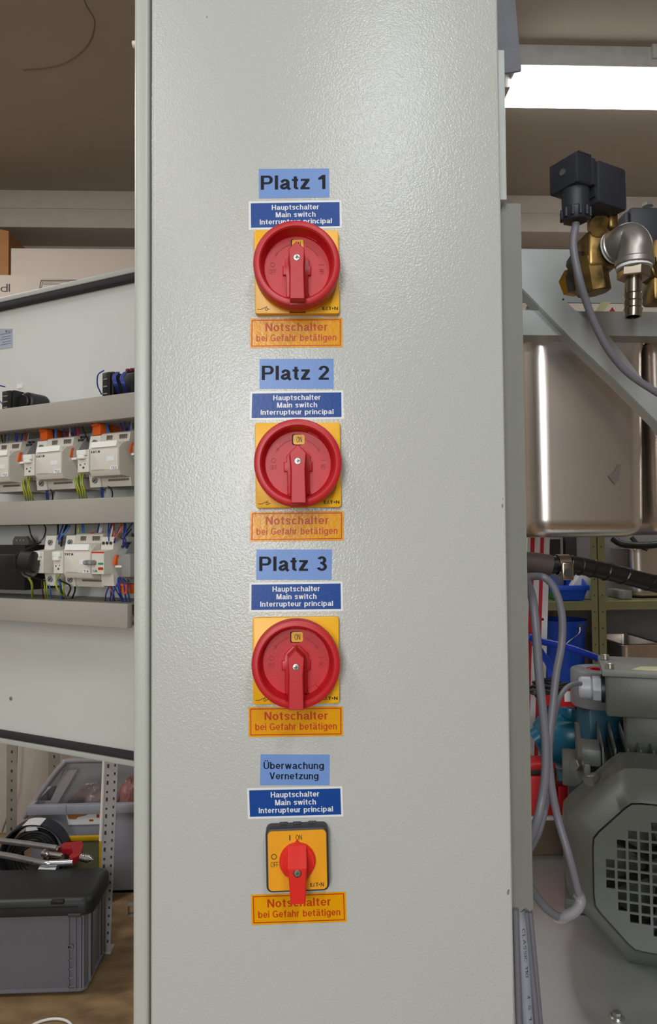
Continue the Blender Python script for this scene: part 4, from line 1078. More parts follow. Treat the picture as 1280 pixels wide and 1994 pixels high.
# cable coil
m_rub = mat('black_rubber', (26, 28, 30), 0.5)
cc = P(68, 1690, 2.58); R0 = .103
s = thing('cable_coil', 'coil of black cable standing on edge behind the black toolbox', 'cable coil', Matrix.Translation((cc.x, cc.y, 0)))
mb = MB()
rnd = random.Random(2)
zc_ = .125 + .08
for k in range(12):
    rr = .042 + .0085 * (k % 6); oy = (k // 6) * .018 - .018
    mb.tube([(cc.x + (rr + .003 * math.sin(3 * a + k)) * math.cos(a), cc.y + oy + .004 * math.sin(2 * a + k), zc_ + (rr + .002 * math.sin(2 * a)) * math.sin(a)) for a in [2 * PI * i / 32 for i in range(33)]], .0062, 7, 1)
part('windings', mb, m_rub, s)
mb = MB(Matrix.Translation((cc.x, cc.y, zc_)) @ Matrix.Rotation(PI / 2, 4, 'X')).lathe([(.094, -.036), (R0 + .012, -.036), (R0 + .012, .026), (R0 + .006, .026), (R0 + .006, -.030), (.094, -.030), (.094, -.036)], None, 48)
part('reel_rim', mb, mat('reel_blue_black', (36, 42, 54), .45), s)
a0 = math.radians(60)
mb = MB(Matrix.Translation((cc.x, cc.y - .005, zc_)) @ Matrix.Rotation(PI / 2, 4, 'X')).lathe([(R0 + .0128, -.034), (R0 + .0135, -.034), (R0 + .0135, .028), (R0 + .0128, .028)], None, 10, math.radians(76), math.radians(106))
mb.prism([(-.02, .094), (.022, .098), (.016, .108), (-.018, .107)], .0275, .0285)
part('paper_tag', mb, m_wh, s, 'white paper tag')
# lay the coil lower limit on a small block of timber
mb = MB().box((cc.x - .12, cc.y - .06, 0), (cc.x + .12, cc.y + .06, zc_ - R0 - .0125)); single('timber_block', mb, m_br, 'timber block under the coil of black cable', 'block')

# euro crate
m_crate = mat('crate_grey', (128, 130, 140), 0.42, var=0.02)
dC = 2.13
a = P(-330, 1756, dC); b = P(166, 1904, dC); crX0, crX1 = a.x, b.x; crY = a.y; crH = P(160, 1755, dC).z
s = thing('plastic_crate', 'grey ribbed plastic crate standing on the wooden floor, under the black toolbox', 'crate', Matrix.Translation(((crX0 + crX1) / 2, crY, 0)))
dep = .19; t = .004
mb = MB()
cor = .014
outer = rrect(crX0, crY, crX1, crY + dep, cor); inn = rrect(crX0 + t, crY + t, crX1 - t, crY + dep - t, cor - .003)
mb.loft([[(x, y, .004) for x, y in rrect(crX0 + .006, crY + .006, crX1 - .006, crY + dep - .006, cor)], [(x, y, .016) for x, y in outer], [(x, y, crH - .002) for x, y in outer], [(x, y, crH) for x, y in inn], [(x, y, .02) for x, y in inn]])
bd = part('body', mb, m_crate, s)
mb = MB()
for z0, z1, o in ((crH - .012, crH, .008), (crH - .040, crH - .035, .007), (.012, .020, .004)):
    A = rrect(crX0 - o, crY - o, crX1 + o, crY + dep + o, cor + o)
    B = rrect(crX0 + .002, crY + .002, crX1 - .002, crY + dep - .002, cor)
    mb.loft([[(x, y, z0) for x, y in B], [(x, y, z0) for x, y in A], [(x, y, z1) for x, y in A], [(x, y, z1) for x, y in B]], caps=(False, False))
part('rim', mb, m_crate, s)
mb = MB()
for px, w_ in ((135, .003), (148, .004), (158, .005), (163.5, .004)):
    c = P(px, 1800, dC); mb.box((c.x - w_ / 2, crY - .0065, .018), (c.x + w_ / 2, crY, crH - .012))
for k in range(4):
    c0 = P(134, 1800, dC).x; c1 = P(146, 1800, dC).x; zz = .024 + k * .0245
    mb.box((c0, crY - .0065, zz), (c1, crY, zz + .003))
c0 = P(139, 1842, dC)
mb.lathe([(.0045, -.0065), (.0075, -.0065), (.0075, 0), (.0045, 0), (.0045, -.0065)], Matrix.Translation((c0.x, crY, c0.z)) @ Matrix.Rotation(-PI / 2, 4, 'X'), 20)
for yy in (.03, .055, .13, .16): mb.box((crX1, crY + yy, .018), (crX1 + .0065, crY + yy + .004, crH - .012))
part('ribs', mb, m_crate, s)

# black toolbox lying in the crate
m_tb = mat('toolbox_black', (30, 33, 36), 0.48, bump=.15, bscale=500)
zt_ = .290; dT = 2.085
fr = P(-330, 1722, dT); X1_ = -.592; X0_ = crX0 + .02; Yf = dT - DCAM; Yb = 2.29 - DCAM
s = thing('toolbox', 'black plastic toolbox sunk into the grey crate with a wide overhanging lid', 'toolbox', Matrix.Translation(((X0_ + X1_) / 2, (Yf + Yb) / 2, .03)))
mb = MB()
A = rrect(X0_ - .02, Yf, X1_, Yb, .03)
mb.loft([[(x * 1.0, y, zt_ - .052) for x, y in rrect(X0_ - .01, Yf + .012, X1_ - .012, Yb - .012, .022)], [(x, y, zt_ - .045) for x, y in A], [(x, y, zt_ - .014) for x, y in A], [(x, y, zt_ - .004) for x, y in rrect(X0_ - .014, Yf + .006, X1_ - .006, Yb - .006, .026)], [(x, y, zt_) for x, y in rrect(X0_ - .004, Yf + .016, X1_ - .016, Yb - .016, .02)]])
ld = part('lid', mb, m_tb, s)
mb = MB().box((X0_ + .0, crY + .04, .021), (crX1 - .03, Yb - .04, zt_ - .050), .006)
part('body', mb, m_bp, s)
mb = MB(); c = P(112, 1722, dT); mb.box((c.x - .018, Yf - .004, zt_ - .012), (c.x + .018, Yf + .01, zt_ - .002), .002); part('latch', mb, m_tb, s)
mb = MB(); c = P(145, 1744, dT); mb.box((c.x - .018, Yf - .002, zt_ - .050), (c.x + .018, Yf + .012, zt_ - .040), .002); part('latch', mb, mat('latch_grey', (74, 72, 68), .5), s)
mb = MB(); mb.box((X0_, Yf - .0015, zt_ - .022), (X1_ - .04, Yf + .001, zt_ - .019)); part('seam_rib', mb, m_tb, ld)

# long-handled tool on the lid
m_alu = mat('brushed_tube', (178, 180, 184), 0.3, 0.85)
m_rm = mat('red_metal', (160, 18, 34), 0.38)
def TL(px, py, dz=0.010):
    r = px_ray(px, py); t_ = ((zt_ + dz) - CAM.z) / r.z; return CAM + r * t_
s = thing('long_handled_tool', 'tool with two aluminium tube handles and a red metal head lying on the black toolbox', 'tool', Matrix.Translation(TL(100, 1670, 0)))
for pts in ([(-120, 1618), (-20, 1634), (50, 1643), (112, 1652)], [(-120, 1650), (0, 1664), (80, 1680), (100, 1681), (142, 1679)]):
    mb = MB().tube([TL(x, y, .0115) for x, y in pts], .0095, 14)
    h_ = part('tube_handle', mb, m_alu, s)
for px in (54, 64):
    c = TL(px, 1677, .0115); mb = MB().cyl(c + Vector((0, -.011, .0)), c + Vector((0, -.0085, 0)), .0032, 10); part('rivet_hole', mb, m_hole, h_)
pts = [(118, 1660), (126, 1655), (160, 1652), (162, 1662), (156, 1680), (138, 1688), (134, 1682), (142, 1676), (140, 1668), (122, 1668)]
q = [TL(x, y, .0) for x, y in pts]
mb = MB().prism([(p.x, p.y) for p in q], zt_ + .006, zt_ + .024, bev=.003)
part('red_head', mb, m_rm, s, 'red metal head')
a = TL(158, 1670, .014); b = TL(176, 1673, .014)
mb = MB()
for k in range(5): p = a.lerp(b, k / 5); p2 = a.lerp(b, k / 5 + .15); mb.cyl(p, p2, .0125, 18, ch=.001)
mb.cyl(a, b, .0105, 16).cyl(b, b + (b - a) * .15, .009, 14, r1=.005).cyl(b, b + (b - a) * .35, .0028, 10)
part('nut', mb, m_met, s)
for (x0, y0, x1, y1, r) in ((112, 1652, 146, 1653, .0055), (86, 1662, 122, 1667, .0085), (92, 1665, 94, 1665, .0125), (113, 1654, 116, 1655, .010), (140, 1653, 143, 1653, .0085), (152, 1653, 155, 1653, .008), (84, 1661, 90, 1662, .012)):
    mb = MB().cyl(TL(x0, y0, .016), TL(x1, y1, .016), r, 12, ch=.001); part('bolt', mb, m_met, s)
q = [TL(x, y, .0) for x, y in ((74, 1693), (80, 1684), (112, 1685), (108, 1694))]
mb = MB().prism([(p.x, p.y) for p in q], zt_ + .0004, zt_ + .0012); single('paper_slip', mb, m_wh, 'small white paper slip lying on the black toolbox beside the tool', 'paper')

# coil of white cable on floor at the frame bottom, metal bit at bin
def FLR(px, py, z=0.004):
    r = px_ray(px, py); return CAM + r * ((z - CAM.z) / r.z)
c = FLR(92, 2012); mb = MB().tube([(c.x + .062 * math.cos(a), c.y + .055 * math.sin(a), .005) for a in [2 * PI * i / 24 for i in range(25)]], .0035, 8, 2)
single('white_cable_loop', mb, m_modw, 'loop of thin white cable lying on the wooden floor', 'cable')
a = P(248, 1693, 2.55); b = P(300, 1711, 2.55)
mb = MB().box((a.x, a.y, 0), (b.x, a.y + .02, .004)).box((a.x, a.y, .004), (a.x + .003, a.y + .02, a.z - b.z + .004)).box((a.x + .003, a.y, a.z - b.z), (b.x, a.y + .02, a.z - b.z + .004))
single('steel_bracket', mb, m_post, 'small steel bracket on the floor before the large bin', 'bracket')

# ================================================================ workshop lamp
m_house = mat('lamp_housing', (200, 200, 198), 0.45)
m_emit = mat('lamp_diffuser', (255, 255, 255), 0.4, emit=14.0, var=0)
lx0 = P(983, 150, 2.235).x; ly0 = 2.13 - DCAM; ly1 = 2.335 - DCAM; lz = CEIL - .078
s = thing('ceiling_lamp', 'long glowing white tube lamp fixed under the ceiling beside the tall cabinet', 'ceiling lamp', Matrix.Translation((lx0 + .8, (ly0 + ly1) / 2, CEIL)))
mb = MB().box((lx0 + .01, ly0, lz + .012), (lx0 + 1.7, ly1, CEIL), .003); part('housing', mb, m_house, s)
mb = MB().box((lx0 + .02, ly0 + .004, lz), (lx0 + 1.69, ly1 - .004, lz + .011), .003); part('diffuser', mb, m_emit, s, 'glowing white diffuser')
mb = MB().box((lx0 - .012, ly0 + .07, lz - .014), (lx0 + .009, ly1 - .0, lz + .03), .004); part('end_cap', mb, m_house, s)
a = P(1271, 60, 2.12); b = P(1310, 112, 2.12)
mb = MB().prism([(a.x, b.z), (a.x - .002, a.z - .02), (a.x + .012, a.z), (b.x, a.z), (b.x, b.z)], ly0 - .012, ly0 - .001, Mf); part('clamp', mb, m_house, s)
# second, unlit sheet hanging by the cabinet
m_hang = mat('blue_grey_sheet', (168, 174, 188), 0.5)
d = 1.6
pts = [P(940, 148, d), P(1016, 137, d), P(1003.5, 0, d)]
top = pts[2] + (pts[2] - pts[1]) * ((CEIL - pts[2].z) / (pts[2].z - pts[1].z))
mb = MB().prism([(pts[0].x, pts[0].z), (pts[1].x, pts[1].z), (top.x, CEIL), (pts[0].x, CEIL)], d - DCAM, d - DCAM + .006, Mf)
s = single('ceiling_baffle', mb, m_hang, 'blue-grey sheet metal box hanging from the ceiling before the glowing lamp', 'baffle')

# ================================================================ steel machine frame with container
m_sheet = mat('zinc_sheet', (176, 181, 180), 0.42, 0.45, var=0.04, vscale=14)
m_ss = mat('stainless_steel', (228, 220, 212), 0.30, 1.0, var=0.03, vscale=5, bump=.05, bscale=200)
m_ssd = mat('brushed_steel', (170, 172, 172), 0.3, 0.9, var=0.08, vscale=20)
FR = thing('machine_frame', 'zinc sheet frame with diagonal brace carrying the valves and the steel container', 'machine frame', Matrix.Translation(P(1200, 655, .85)))
def slabpx(mb, pts, d, th):
    q = [P(x, y, d) for x, y in pts]; mb.prism([(p.x, p.z) for p in q], d - DCAM, d - DCAM + th, Mf)
xl = XR + 0.045
mb = MB(); slabpx(mb, [(985, 484), (1420, 490), (1420, 592), (985, 588)], .90, .003); part('back_plate', mb, m_sheet, FR)
mb = MB(); slabpx(mb, [(985, 604), (1420, 609), (1420, 656), (985, 652)], .865, .030); part('cross_rail', mb, m_sheet, FR)
mb = MB(); slabpx(mb, [(985, 473), (1027, 513), (1097, 582), (1130, 612), (1187, 655), (1290, 786), (1400, 930), (1400, 990), (1281, 822), (1200, 741), (1115, 661), (1028, 572), (985, 530)], .855, .0025)
br = part('diagonal_brace', mb, m_sheet, FR)
mb = MB()
q = [P(x, y, .8575) for x, y in ((985, 531), (1028, 573), (1115, 662), (1200, 742), (1281, 823), (1400, 985))]
q2 = [P(x, y, .8575) for x, y in ((985, 533.5), (1028, 575.5), (1115, 664.5), (1200, 744.5), (1281, 825.5), (1400, 988))]
mb.prism([(p.x, p.z) for p in q] + [(p.x, p.z) for p in q2[::-1]], .8575 - DCAM, .8575 - DCAM + .02, Mf); part('brace_flange', mb, m_sheet, br)
mb = MB(); c = P(1097, 583, .855); mb.box((c.x - .001, c.y - .0006, c.z - .001), (c.x + .001, c.y, c.z + .001)); part('rivet', mb, m_hole, br)
# post that carries the frame on the bench
a = P(985, 1000, .87); mb = MB().box((XR + .048, .87 - DCAM, .741), (XR + .066, .90 - DCAM, P(1000, 604, .87).z), .001)
part('support_post', mb, m_sheet, FR)
mb = MB(); slabpx(mb, [(1172, 588), (1190, 588), (1176, 606), (1160, 606)], .896, .001)
lb = single('hazard_tape', mb, mat('pale_yellow', (206, 204, 150), .5), 'strip of pale yellow tape in the slot of the zinc frame', 'tape')
mb = MB(); slabpx(mb, [(1187, 607), (1193, 598), (1199, 607)], .894, .001)
single('red_triangle_sticker', mb, mat('sticker_red', (176, 24, 44), .5), 'tiny red triangle sticker in the slot of the zinc frame', 'sticker')
# light strip seen through the slot
mb = MB(); slabpx(mb, [(1026, 596), (1060, 600), (1060, 606), (1026, 606)], .91, .004)
single('aluminium_strip', mb, m_met, 'shiny aluminium strip behind the slot of the zinc frame', 'strip')

def gn(x0, x1, y0, y1, z0, z1, r, label, grp=None, name='steel_container', rim=.008):
    s = thing(name, label, 'steel container', Matrix.Translation(((x0 + x1) / 2, (y0 + y1) / 2, z0)), grp)
    R = []
    tb = .006
    for z, ins in ((z0, .020), (z0 + .002, .012), (z0 + .007, .005), (z0 + .015, .001), (z0 + .024, 0), (z1 - .016, -tb * .5), (z1 - .012, -tb * .6)):
        R.append([(x, y, z) for x, y in rrect(x0 + ins, y0 + ins, x1 - ins, y1 - ins, max(r - ins * .6, .004), 8)])
    e = -tb * .6
    R.append([(x, y, z1 - .009) for x, y in rrect(x0 + e, y0 + e, x1 - e, y1 - e, r, 8)])
    e2 = e - .001
    R.append([(x, y, z1 - .002) for x, y in rrect(x0 + e2, y0 + e2, x1 - e2, y1 - e2, r, 8)])
    R.append([(x, y, z1 - .002) for x, y in rrect(x0 + .003, y0 + .003, x1 - .003, y1 - .003, r - .003, 8)])
    R.append([(x, y, z0 + .022) for x, y in rrect(x0 + .006, y0 + .006, x1 - .006, y1 - .006, r - .003, 8)])
    mb = MB().loft(R); part('body', mb, m_ss, s)
    o = e2 - rim; 
    A = rrect(x0 + o, y0 + o, x1 - o, y1 - o, r * .7, 8); B = rrect(x0 + e2, y0 + e2, x1 - e2, y1 - e2, r * .8, 8)
    mb = MB().loft([[(x, y, z1 - .003) for x, y in B], [(x, y, z1 - .003) for x, y in A], [(x, y, z1 - .001) for x, y in A], [(x, y, z1) for x, y in B]], caps=(False, False)); part('rim', mb, m_ss, s)
    return s
dG = .93
a = P(1034, 1000, dG); b = P(1268, 1045, dG); z1 = P(1150, 660, dG).z
gn(a.x, b.x, dG - DCAM, dG - DCAM + .15, b.z, z1, .028, 'tall stainless container hanging in the zinc frame behind the diagonal brace', rim=.004)
gn(b.x + .014, b.x + .18, dG - DCAM + .01, dG - DCAM + .15, b.z + .002, z1, .028, 'second stainless container at the frame edge beside the tall container', rim=.004)
mb = MB(); c = P(1200, 925, dG); mb.prism([(c.x + x * .0008, c.z + y * .0008) for x, y in ((-3, -16), (2, -10), (6, 4), (8, 18), (3, 18), (-3, 6), (-14, -2), (-10, -8))], dG - DCAM - .0026, dG - DCAM - .0022, Mf)
single('dull_smudge', mb, mat('smudge', (120, 110, 104), .5, .5), 'dull grey smudge on the face of the tall stainless container', 'smudge')

# ================================================================ valves
m_coil = mat('coil_black', (40, 43, 52), 0.5, bump=.1, bscale=600)
m_brs = mat('aged_brass', (158, 130, 76), 0.36, 0.85, rgb2=(66, 54, 34), vscale=55)
m_brsn = mat('bright_brass', (214, 166, 60), 0.22, 1.0)
m_cast = mat('cast_steel', (168, 164, 158), 0.42, 0.85, bump=.12, bscale=1200, var=.05)
m_nick = mat('nickel', (176, 166, 152), 0.2, 1.0, var=.05)
m_cable = mat('grey_cable', (114, 114, 122), 0.45, var=.02)
dV = .66
# frame for solenoid: rotated about vertical so that the ribbed side shows
ang = math.radians(38)
cV = P(1123, 293, dV - .02)      # nearest top edge of connector
ex = Vector((math.cos(ang), math.sin(ang), 0)); ey = Vector((-math.sin(ang), math.cos(ang), 0))
# connector occupies -ey... use local axes: a = leftwards along front face, b = backwards along ribbed side
fa = Vector((-0.45, 0.89, 0)).normalized(); fb = Vector((0.89, 0.45, 0)).normalized()
VM = Matrix(((fa.x, fb.x, 0, cV.x), (fa.y, fb.y, 0, cV.y), (0, 0, 1, cV.z), (0, 0, 0, 1)))
VM_ = Matrix(((-fa.x, fb.x, 0, cV.x), (-fa.y, fb.y, 0, cV.y), (0, 0, 1, cV.z), (0, 0, 0, 1)))   # right handed: x = -a
s = thing('solenoid_valve', 'brass solenoid valve with black plug and coil, upright before the zinc frame', 'valve', Matrix.Translation(P(1170, 570, .72)))
W = .0335; H = .0285
mb = MB(VM_).box((-W, 0, -H), (0, .020, 0), .0012)
for k in range(6): mb.box((-W + .001, .0025 + .003 * k, -.001), (.0006, .004 + .003 * k, .0006)); mb.box((-.001, .0025 + .003 * k, -H + .001), (.0006, .004 + .003 * k, .0004))
mb.box((-W, .020, -H + .002), (0, .026, -.001), .001)
pg = part('connector', mb, m_coil, s)
mb = MB(VM_).cyl((-W * .5, .0012, -H * .45), (-W * .5, -.0008, -H * .45), .0032, 14); part('screw', mb, m_met, pg)
mb = MB(VM_).cyl((-W * .5 + .002, .014, -H), (-W * .5 + .002, .014, -H - .0175), .0128, 28, r1=.0124).cyl((-W * .5 + .002, .014, -H - .0175), (-W * .5 + .002, .014, -H - .029), .0132, 28, r1=.0115, ch=.001)
for k in range(12):
    an = 2 * PI * k / 12; x = -W * .5 + .002 + .0130 * math.cos(an); y = .014 + .0130 * math.sin(an)
    mb.cyl((x, y, -H - .0185), (x, y, -H - .027), .0016, 6)
part('cable_gland', mb, m_coil, s)
mb = MB(VM_).box((-.034, .0275, -.042), (.001, .068, -.001), .003)
mb.box((-.030, .0255, -.036), (-.002, .0276, -.004))
part('coil', mb, m_coil, s)
# brass stem, body
def cylv(mb, x, y, z0, z1, r, n=24, **k): mb.cyl((x, y, z1), (x, y, z0), r, n, **k)
bc = P(1176, 470, .70)
mb = MB(); cylv(mb, bc.x, bc.y, P(1176, 440, .70).z, P(1176, 400, .70).z, .0085, 6); cylv(mb, bc.x - .003, bc.y, P(1176, 452, .70).z, P(1176, 425, .70).z, .0125, 24, ch=.001)
part('stem', mb, m_brs, s)
mb = MB()
c = P(1172, 480, .70)
mb.box((c.x - .0195, c.y - .012, P(0, 520, .70).z), (c.x + .012, c.y + .022, P(0, 446, .70).z), .005, 3)
mb.cyl((c.x + .004, c.y - .002, c.z - .003), (c.x + .024, c.y - .016, c.z - .004), .0135, 8, ch=.001)
mb.cyl((c.x - .008, c.y - .010, c.z + .016), (c.x - .008, c.y - .016, c.z + .014), .0105, 20)
mb.box((c.x - .001, c.y - .019, c.z + .010), (c.x + .0105, c.y - .011, c.z + .029), .004, 3)
mb.cyl((c.x - .012, c.y + .004, c.z - .010), (c.x - .006, c.y + .006, c.z - .046), .0165, 8, ch=.0015)
part('valve_body', mb, m_brs, s, 'stained brass body')
mb = MB(); p0 = P(1115, 545, .735); p1 = P(1150, 540, .72)
mb.cyl(p0, p1, .0165, 6, ch=.001).cyl(P(1150, 540, .72), P(1158, 538, .72), .0195, 8).cyl(P(1122, 520, .71), P(1132, 505, .70), .011, 10)
mb2 = MB().cyl(P(1108, 553, .76), P(1122, 548, .75), .0150, 6, ch=.001)
part('hex_nut', mb2, m_brsn, s, 'bright brass hex nut')
part('union', mb, mat('dark_zinc', (108, 106, 96), .4, .7), s, 'grey metal union')
# elbow + hose tail
ec = P(1233, 500, .665)
s = thing('elbow_fitting', 'grey cast elbow with a ribbed hose tail pointing down from the brass valve', 'pipe fitting', Matrix.Translation(P(1233, 615, .665)))
re = .0152
mb = MB()
pts = []
ax = P(1196, 482, .685); top = P(1222, 468, .670); top2 = P(1236, 478, .664); low_ = P(1236, 518, .664)
mb.tube([ax, ax.lerp(top, .6) + Vector((0, 0, .001)), top + Vector((.003, 0, .001)), top2 + Vector((.001, 0, -.001)), P(1236, 495, .664), low_], re, 24, 6)
mb.cyl(P(1236, 505, .664), P(1236, 520, .664), .0178, 28, ch=.0015).cyl(ax + (ax - top) * .02, ax + (top - ax) * .18, .0162, 24, ch=.001)
el = part('elbow', mb, m_cast, s)
mb = MB().cyl(ax + (ax - top) * .12, ax + (ax - top) * .0, .0160, 24); part('thread_tape', mb, m_wh, s, 'white thread tape')
mb = MB().cyl(P(1235, 519, .664), P(1235, 524, .664), .0165, 20); part('thread_tape', mb, m_wh, s, 'white thread tape')
mb = MB().cyl(P(1235, 523, .664), P(1234, 543, .664), .0150, 6, ch=.001); part('hex', mb, m_nick, s)
mb = MB()
a, b = P(1234, 541, .664), P(1233, 617, .664); L = (b - a)
pr = [(0, 0), (.0075, 0), (.0079, .002)]
M_ = Matrix.Translation(a) @ L.to_track_quat('Z', 'Y').to_matrix().to_4x4(); LL = L.length
pr = [(.0055, 0), (.0076, 0), (.0076, LL * .40), (.0088, LL * .44), (.0086, LL * .46), (.0076, LL * .58), (.0088, LL * .63), (.0086, LL * .65), (.0077, LL * .76), (.0089, LL * .81), (.0087, LL * .84), (.0076, LL), (.0060, LL), (.0058, LL * .6), (0, LL * .6)]
mb.lathe(pr, M_, 32); part('hose_tail', mb, m_nick, s)
# second valve at the frame edge
s = thing('solenoid_valve', 'second solenoid valve with black coil, cut by the picture edge', 'valve', Matrix.Translation(P(1270, 560, .75)))
a = P(1229, 402, .74); b = P(1340, 476, .74)
mb = MB().box((a.x, a.y, b.z), (b.x, a.y + .045, a.z), .003).box((a.x - .004, a.y + .004, b.z + .004), (a.x, a.y + .04, a.z - .004), .001); part('coil', mb, m_coil, s)
mb = MB(); c = P(1262, 402, .745); mb.cyl(c, c + Vector((0, 0, .003)), .006, 6); part('nut', mb, m_met, s)
mb = MB(); c = P(1278, 500, .75); mb.cyl(P(1278, 474, .75), P(1278, 520, .75), .013, 20, ch=.001).cyl(P(1262, 535, .76), P(1290, 520, .74), .014, 8, ch=.001).box((c.x - .008, c.y - .01, c.z - .05), (c.x + .03, c.y + .02, c.z - .005), .004); part('valve_body', mb, m_brs, s)
mb = MB(); mb.cyl(P(1256, 551, .775), P(1275, 540, .77), .013, 6, ch=.001); part('hex_nut', mb, m_brsn, s, 'bright brass hex nut')
# valve cable
def cable(pts, r, label, m=None, name='grey_cable', n=12):
    mb = MB().tube([P(*p) for p in pts], r, n, 8); return single(name, mb, m or m_cable, label, 'cable')
g = VM_ @ Vector((-W * .5 + .002, .014, -H - .031))
mb = MB().tube([g, P(1117, 480, .657), P(1128, 540, .66), P(1143, 590, .67), P(1163, 640, .68), P(1190, 688, .69), P(1228, 730, .70), P(1300, 778, .71), P(1400, 850, .72)], .0036, 14, 8)
single('valve_cable', mb, m_cable, 'grey cable hanging in a curve from the black plug of the valve', 'cable')

# ================================================================ hose with clamp
dH = .80
mb = MB().tube([P(1000, 1094, dH), P(1040, 1096, dH), P(1072, 1101, dH)], .0120, 20, 6)
single('hose_sleeve', mb, mat('brown_rubber', (72, 60, 56), .6), 'short brown rubber sleeve on the end of the black hose', 'hose sleeve')
bm_pts = [P(1066, 1101, dH), P(1110, 1099, dH), P(1150, 1106, dH), P(1200, 1117, dH), P(1290, 1140, dH), P(1420, 1170, dH)]
mb = MB()
mb.tube(bm_pts, .0100, 18, 8)
L = []
n = 60
# spiral rib
def along(t):
    k = min(int(t * (len(bm_pts) - 1)), len(bm_pts) - 2); f = t * (len(bm_pts) - 1) - k; return bm_pts[k].lerp(bm_pts[k + 1], f)
sp = []
for i in range(0, 160):
    t = .20 + .8 * i / 160; p = along(t); an = i * 2 * PI / 22
    sp.append(p + Vector((0, -math.cos(an) * .0098, math.sin(an) * .0098)))
hs = single('black_hose', mb, mat('black_hose', (20, 17, 17), .35), 'black ribbed hose running under the steel containers', 'hose')
mb = MB().tube(sp, .0014, 6, 1)
mb.bm.transform(Matrix.Identity(4))
WM[hs] = WM[hs]
part('spiral_rib', mb, MATS['black_hose'], hs)
s = thing('hose_clamp', 'shiny metal band clamp tightened around the black hose', 'hose clamp', Matrix.Translation(P(1096, 1100, dH)))
c = P(1096, 1100, dH)
mb = MB(Matrix.Translation(c) @ Matrix.Rotation(PI / 2, 4, 'Y')).lathe([(.0112, -.0065), (.0120, -.0065), (.0120, .0065), (.0112, .0065), (.0112, -.0065)], None, 36); part('band', mb, m_nick, s)
mb = MB().box((c.x - .0072, c.y - .0165, c.z - .0165), (c.x + .0072, c.y - .0115, c.z + .004), .0025, 3); hb = part('screw_housing', mb, m_nick, s)
mb = MB().cyl((c.x, c.y - .0162, c.z - .008), (c.x, c.y - .0180, c.z - .008), .0048, 18); part('screw', mb, m_hole, hb)
for k in range(3): pass

# ================================================================ hanging grey cables
cable([(985, 1150, .640), (1012, 1128, .70), (1044, 1122, .755), (1066, 1128, .76), (1084, 1155, .76), (1095, 1200, .76), (1094, 1255, .76), (1084, 1310, .75), (1076, 1380, .74), (1069, 1450, .73), (1073, 1520, .73), (1086, 1590, .73), (1108, 1665, .72), (1126, 1735, .72), (1131, 1752, .72), (1122, 1772, .715), (1095, 1786, .71), (1068, 1772, .70), (1045, 1745, .69), (1022, 1712, .665), (985, 1680, .640)], .0040, 'long grey cable arching out of the channel and looping back through a clear sleeve')
cable([(985, 1100, .640), (1016, 1118, .67), (1036, 1160, .70), (1045, 1235, .70), (1050, 1310, .70), (1058, 1390, .70), (1063, 1450, .70), (1062, 1510, .70), (1054, 1565, .70), (1044, 1605, .69), (1022, 1650, .665), (985, 1690, .640)], .0043, 'thick straight grey cable hanging close to the channel edge')
cable([(1131, 1331, .96), (1118, 1332, .95), (1103, 1340, .93), (1090, 1360, .90), (1080, 1395, .85), (1073, 1440, .80), (1070, 1490, .77), (1068, 1540, .755), (1060, 1585, .74), (1046, 1630, .72), (1020, 1670, .68), (985, 1690, .645)], .0032, 'thin grey cable leading from the motor terminal box down beside the others')
mb = MB().tube([P(1127, 1742, .72), P(1131, 1754, .72), P(1122, 1773, .715), P(1095, 1787, .71), P(1084, 1786, .707)], .0052, 16, 6)
single('clear_sleeve', mb, mat('clear_sleeve', (214, 212, 216), .2, alpha=.3), 'short clear plastic sleeve around the lowest loop of grey cable', 'sleeve')
# cables leaving the channel at the bottom
s = thing('printed_cable', 'thick pale grey printed cable leaving the bottom of the channel', 'cable', Matrix.Translation(P(1015, 1795, .635)))
A0, A1 = P(1011, 1770, .640), P(1032, 2040, .640)
mb = MB().tube([A0, A0.lerp(A1, .35) + Vector((.0006, 0, 0)), A0.lerp(A1, .7), A1, A0.lerp(A1, 2.6)], .0052, 16, 6); part('sheath', mb, mat('pale_cable', (150, 156, 166), .4), s)
mb = MB()
dirv = (A1 - A0).normalized(); side = Vector((dirv.z, 0, -dirv.x)) * -1
LL = (A1 - A0).length
def along_text(txt, t0, t1, hgt=.0026):
    o = A0 + dirv * (t0 * LL); e = A0 + dirv * (t1 * LL)
    upv = Vector((-dirv.z, 0, dirv.x))
    def fn(u, v):
        return o + (e - o) * u + upv * ((v - .5) * hgt) + Vector((0.0012, -.0053, 0))
    add_text(mb, txt, fn, 0.0)
along_text('CLASSIC', .12, .36); along_text('110', .39, .47); along_text('4', .60, .625); along_text('G', .67, .70); along_text('1.5', .75, .84); along_text('V', .955, .99)
part('lettering', mb, mat('cable_ink', (70, 74, 84), .5), s)
cable([(1024, 1775, .645), (1034, 1880, .645), (1050, 2040, .645), (1075, 2350, .645)], .0026, 'narrower grey cable running down beside the printed cable')
cable([(1032, 1775, .655), (1042, 1880, .655), (1056, 2040, .655), (1080, 2350, .655)], .0026, 'second narrow grey cable running down behind the printed cable')
cable([(1004, 1770, .620), (1008, 1900, .620), (1012, 2040, .620), (1018, 2350, .620)], .0028, 'grey cable pressed against the cabinet edge below the channel')

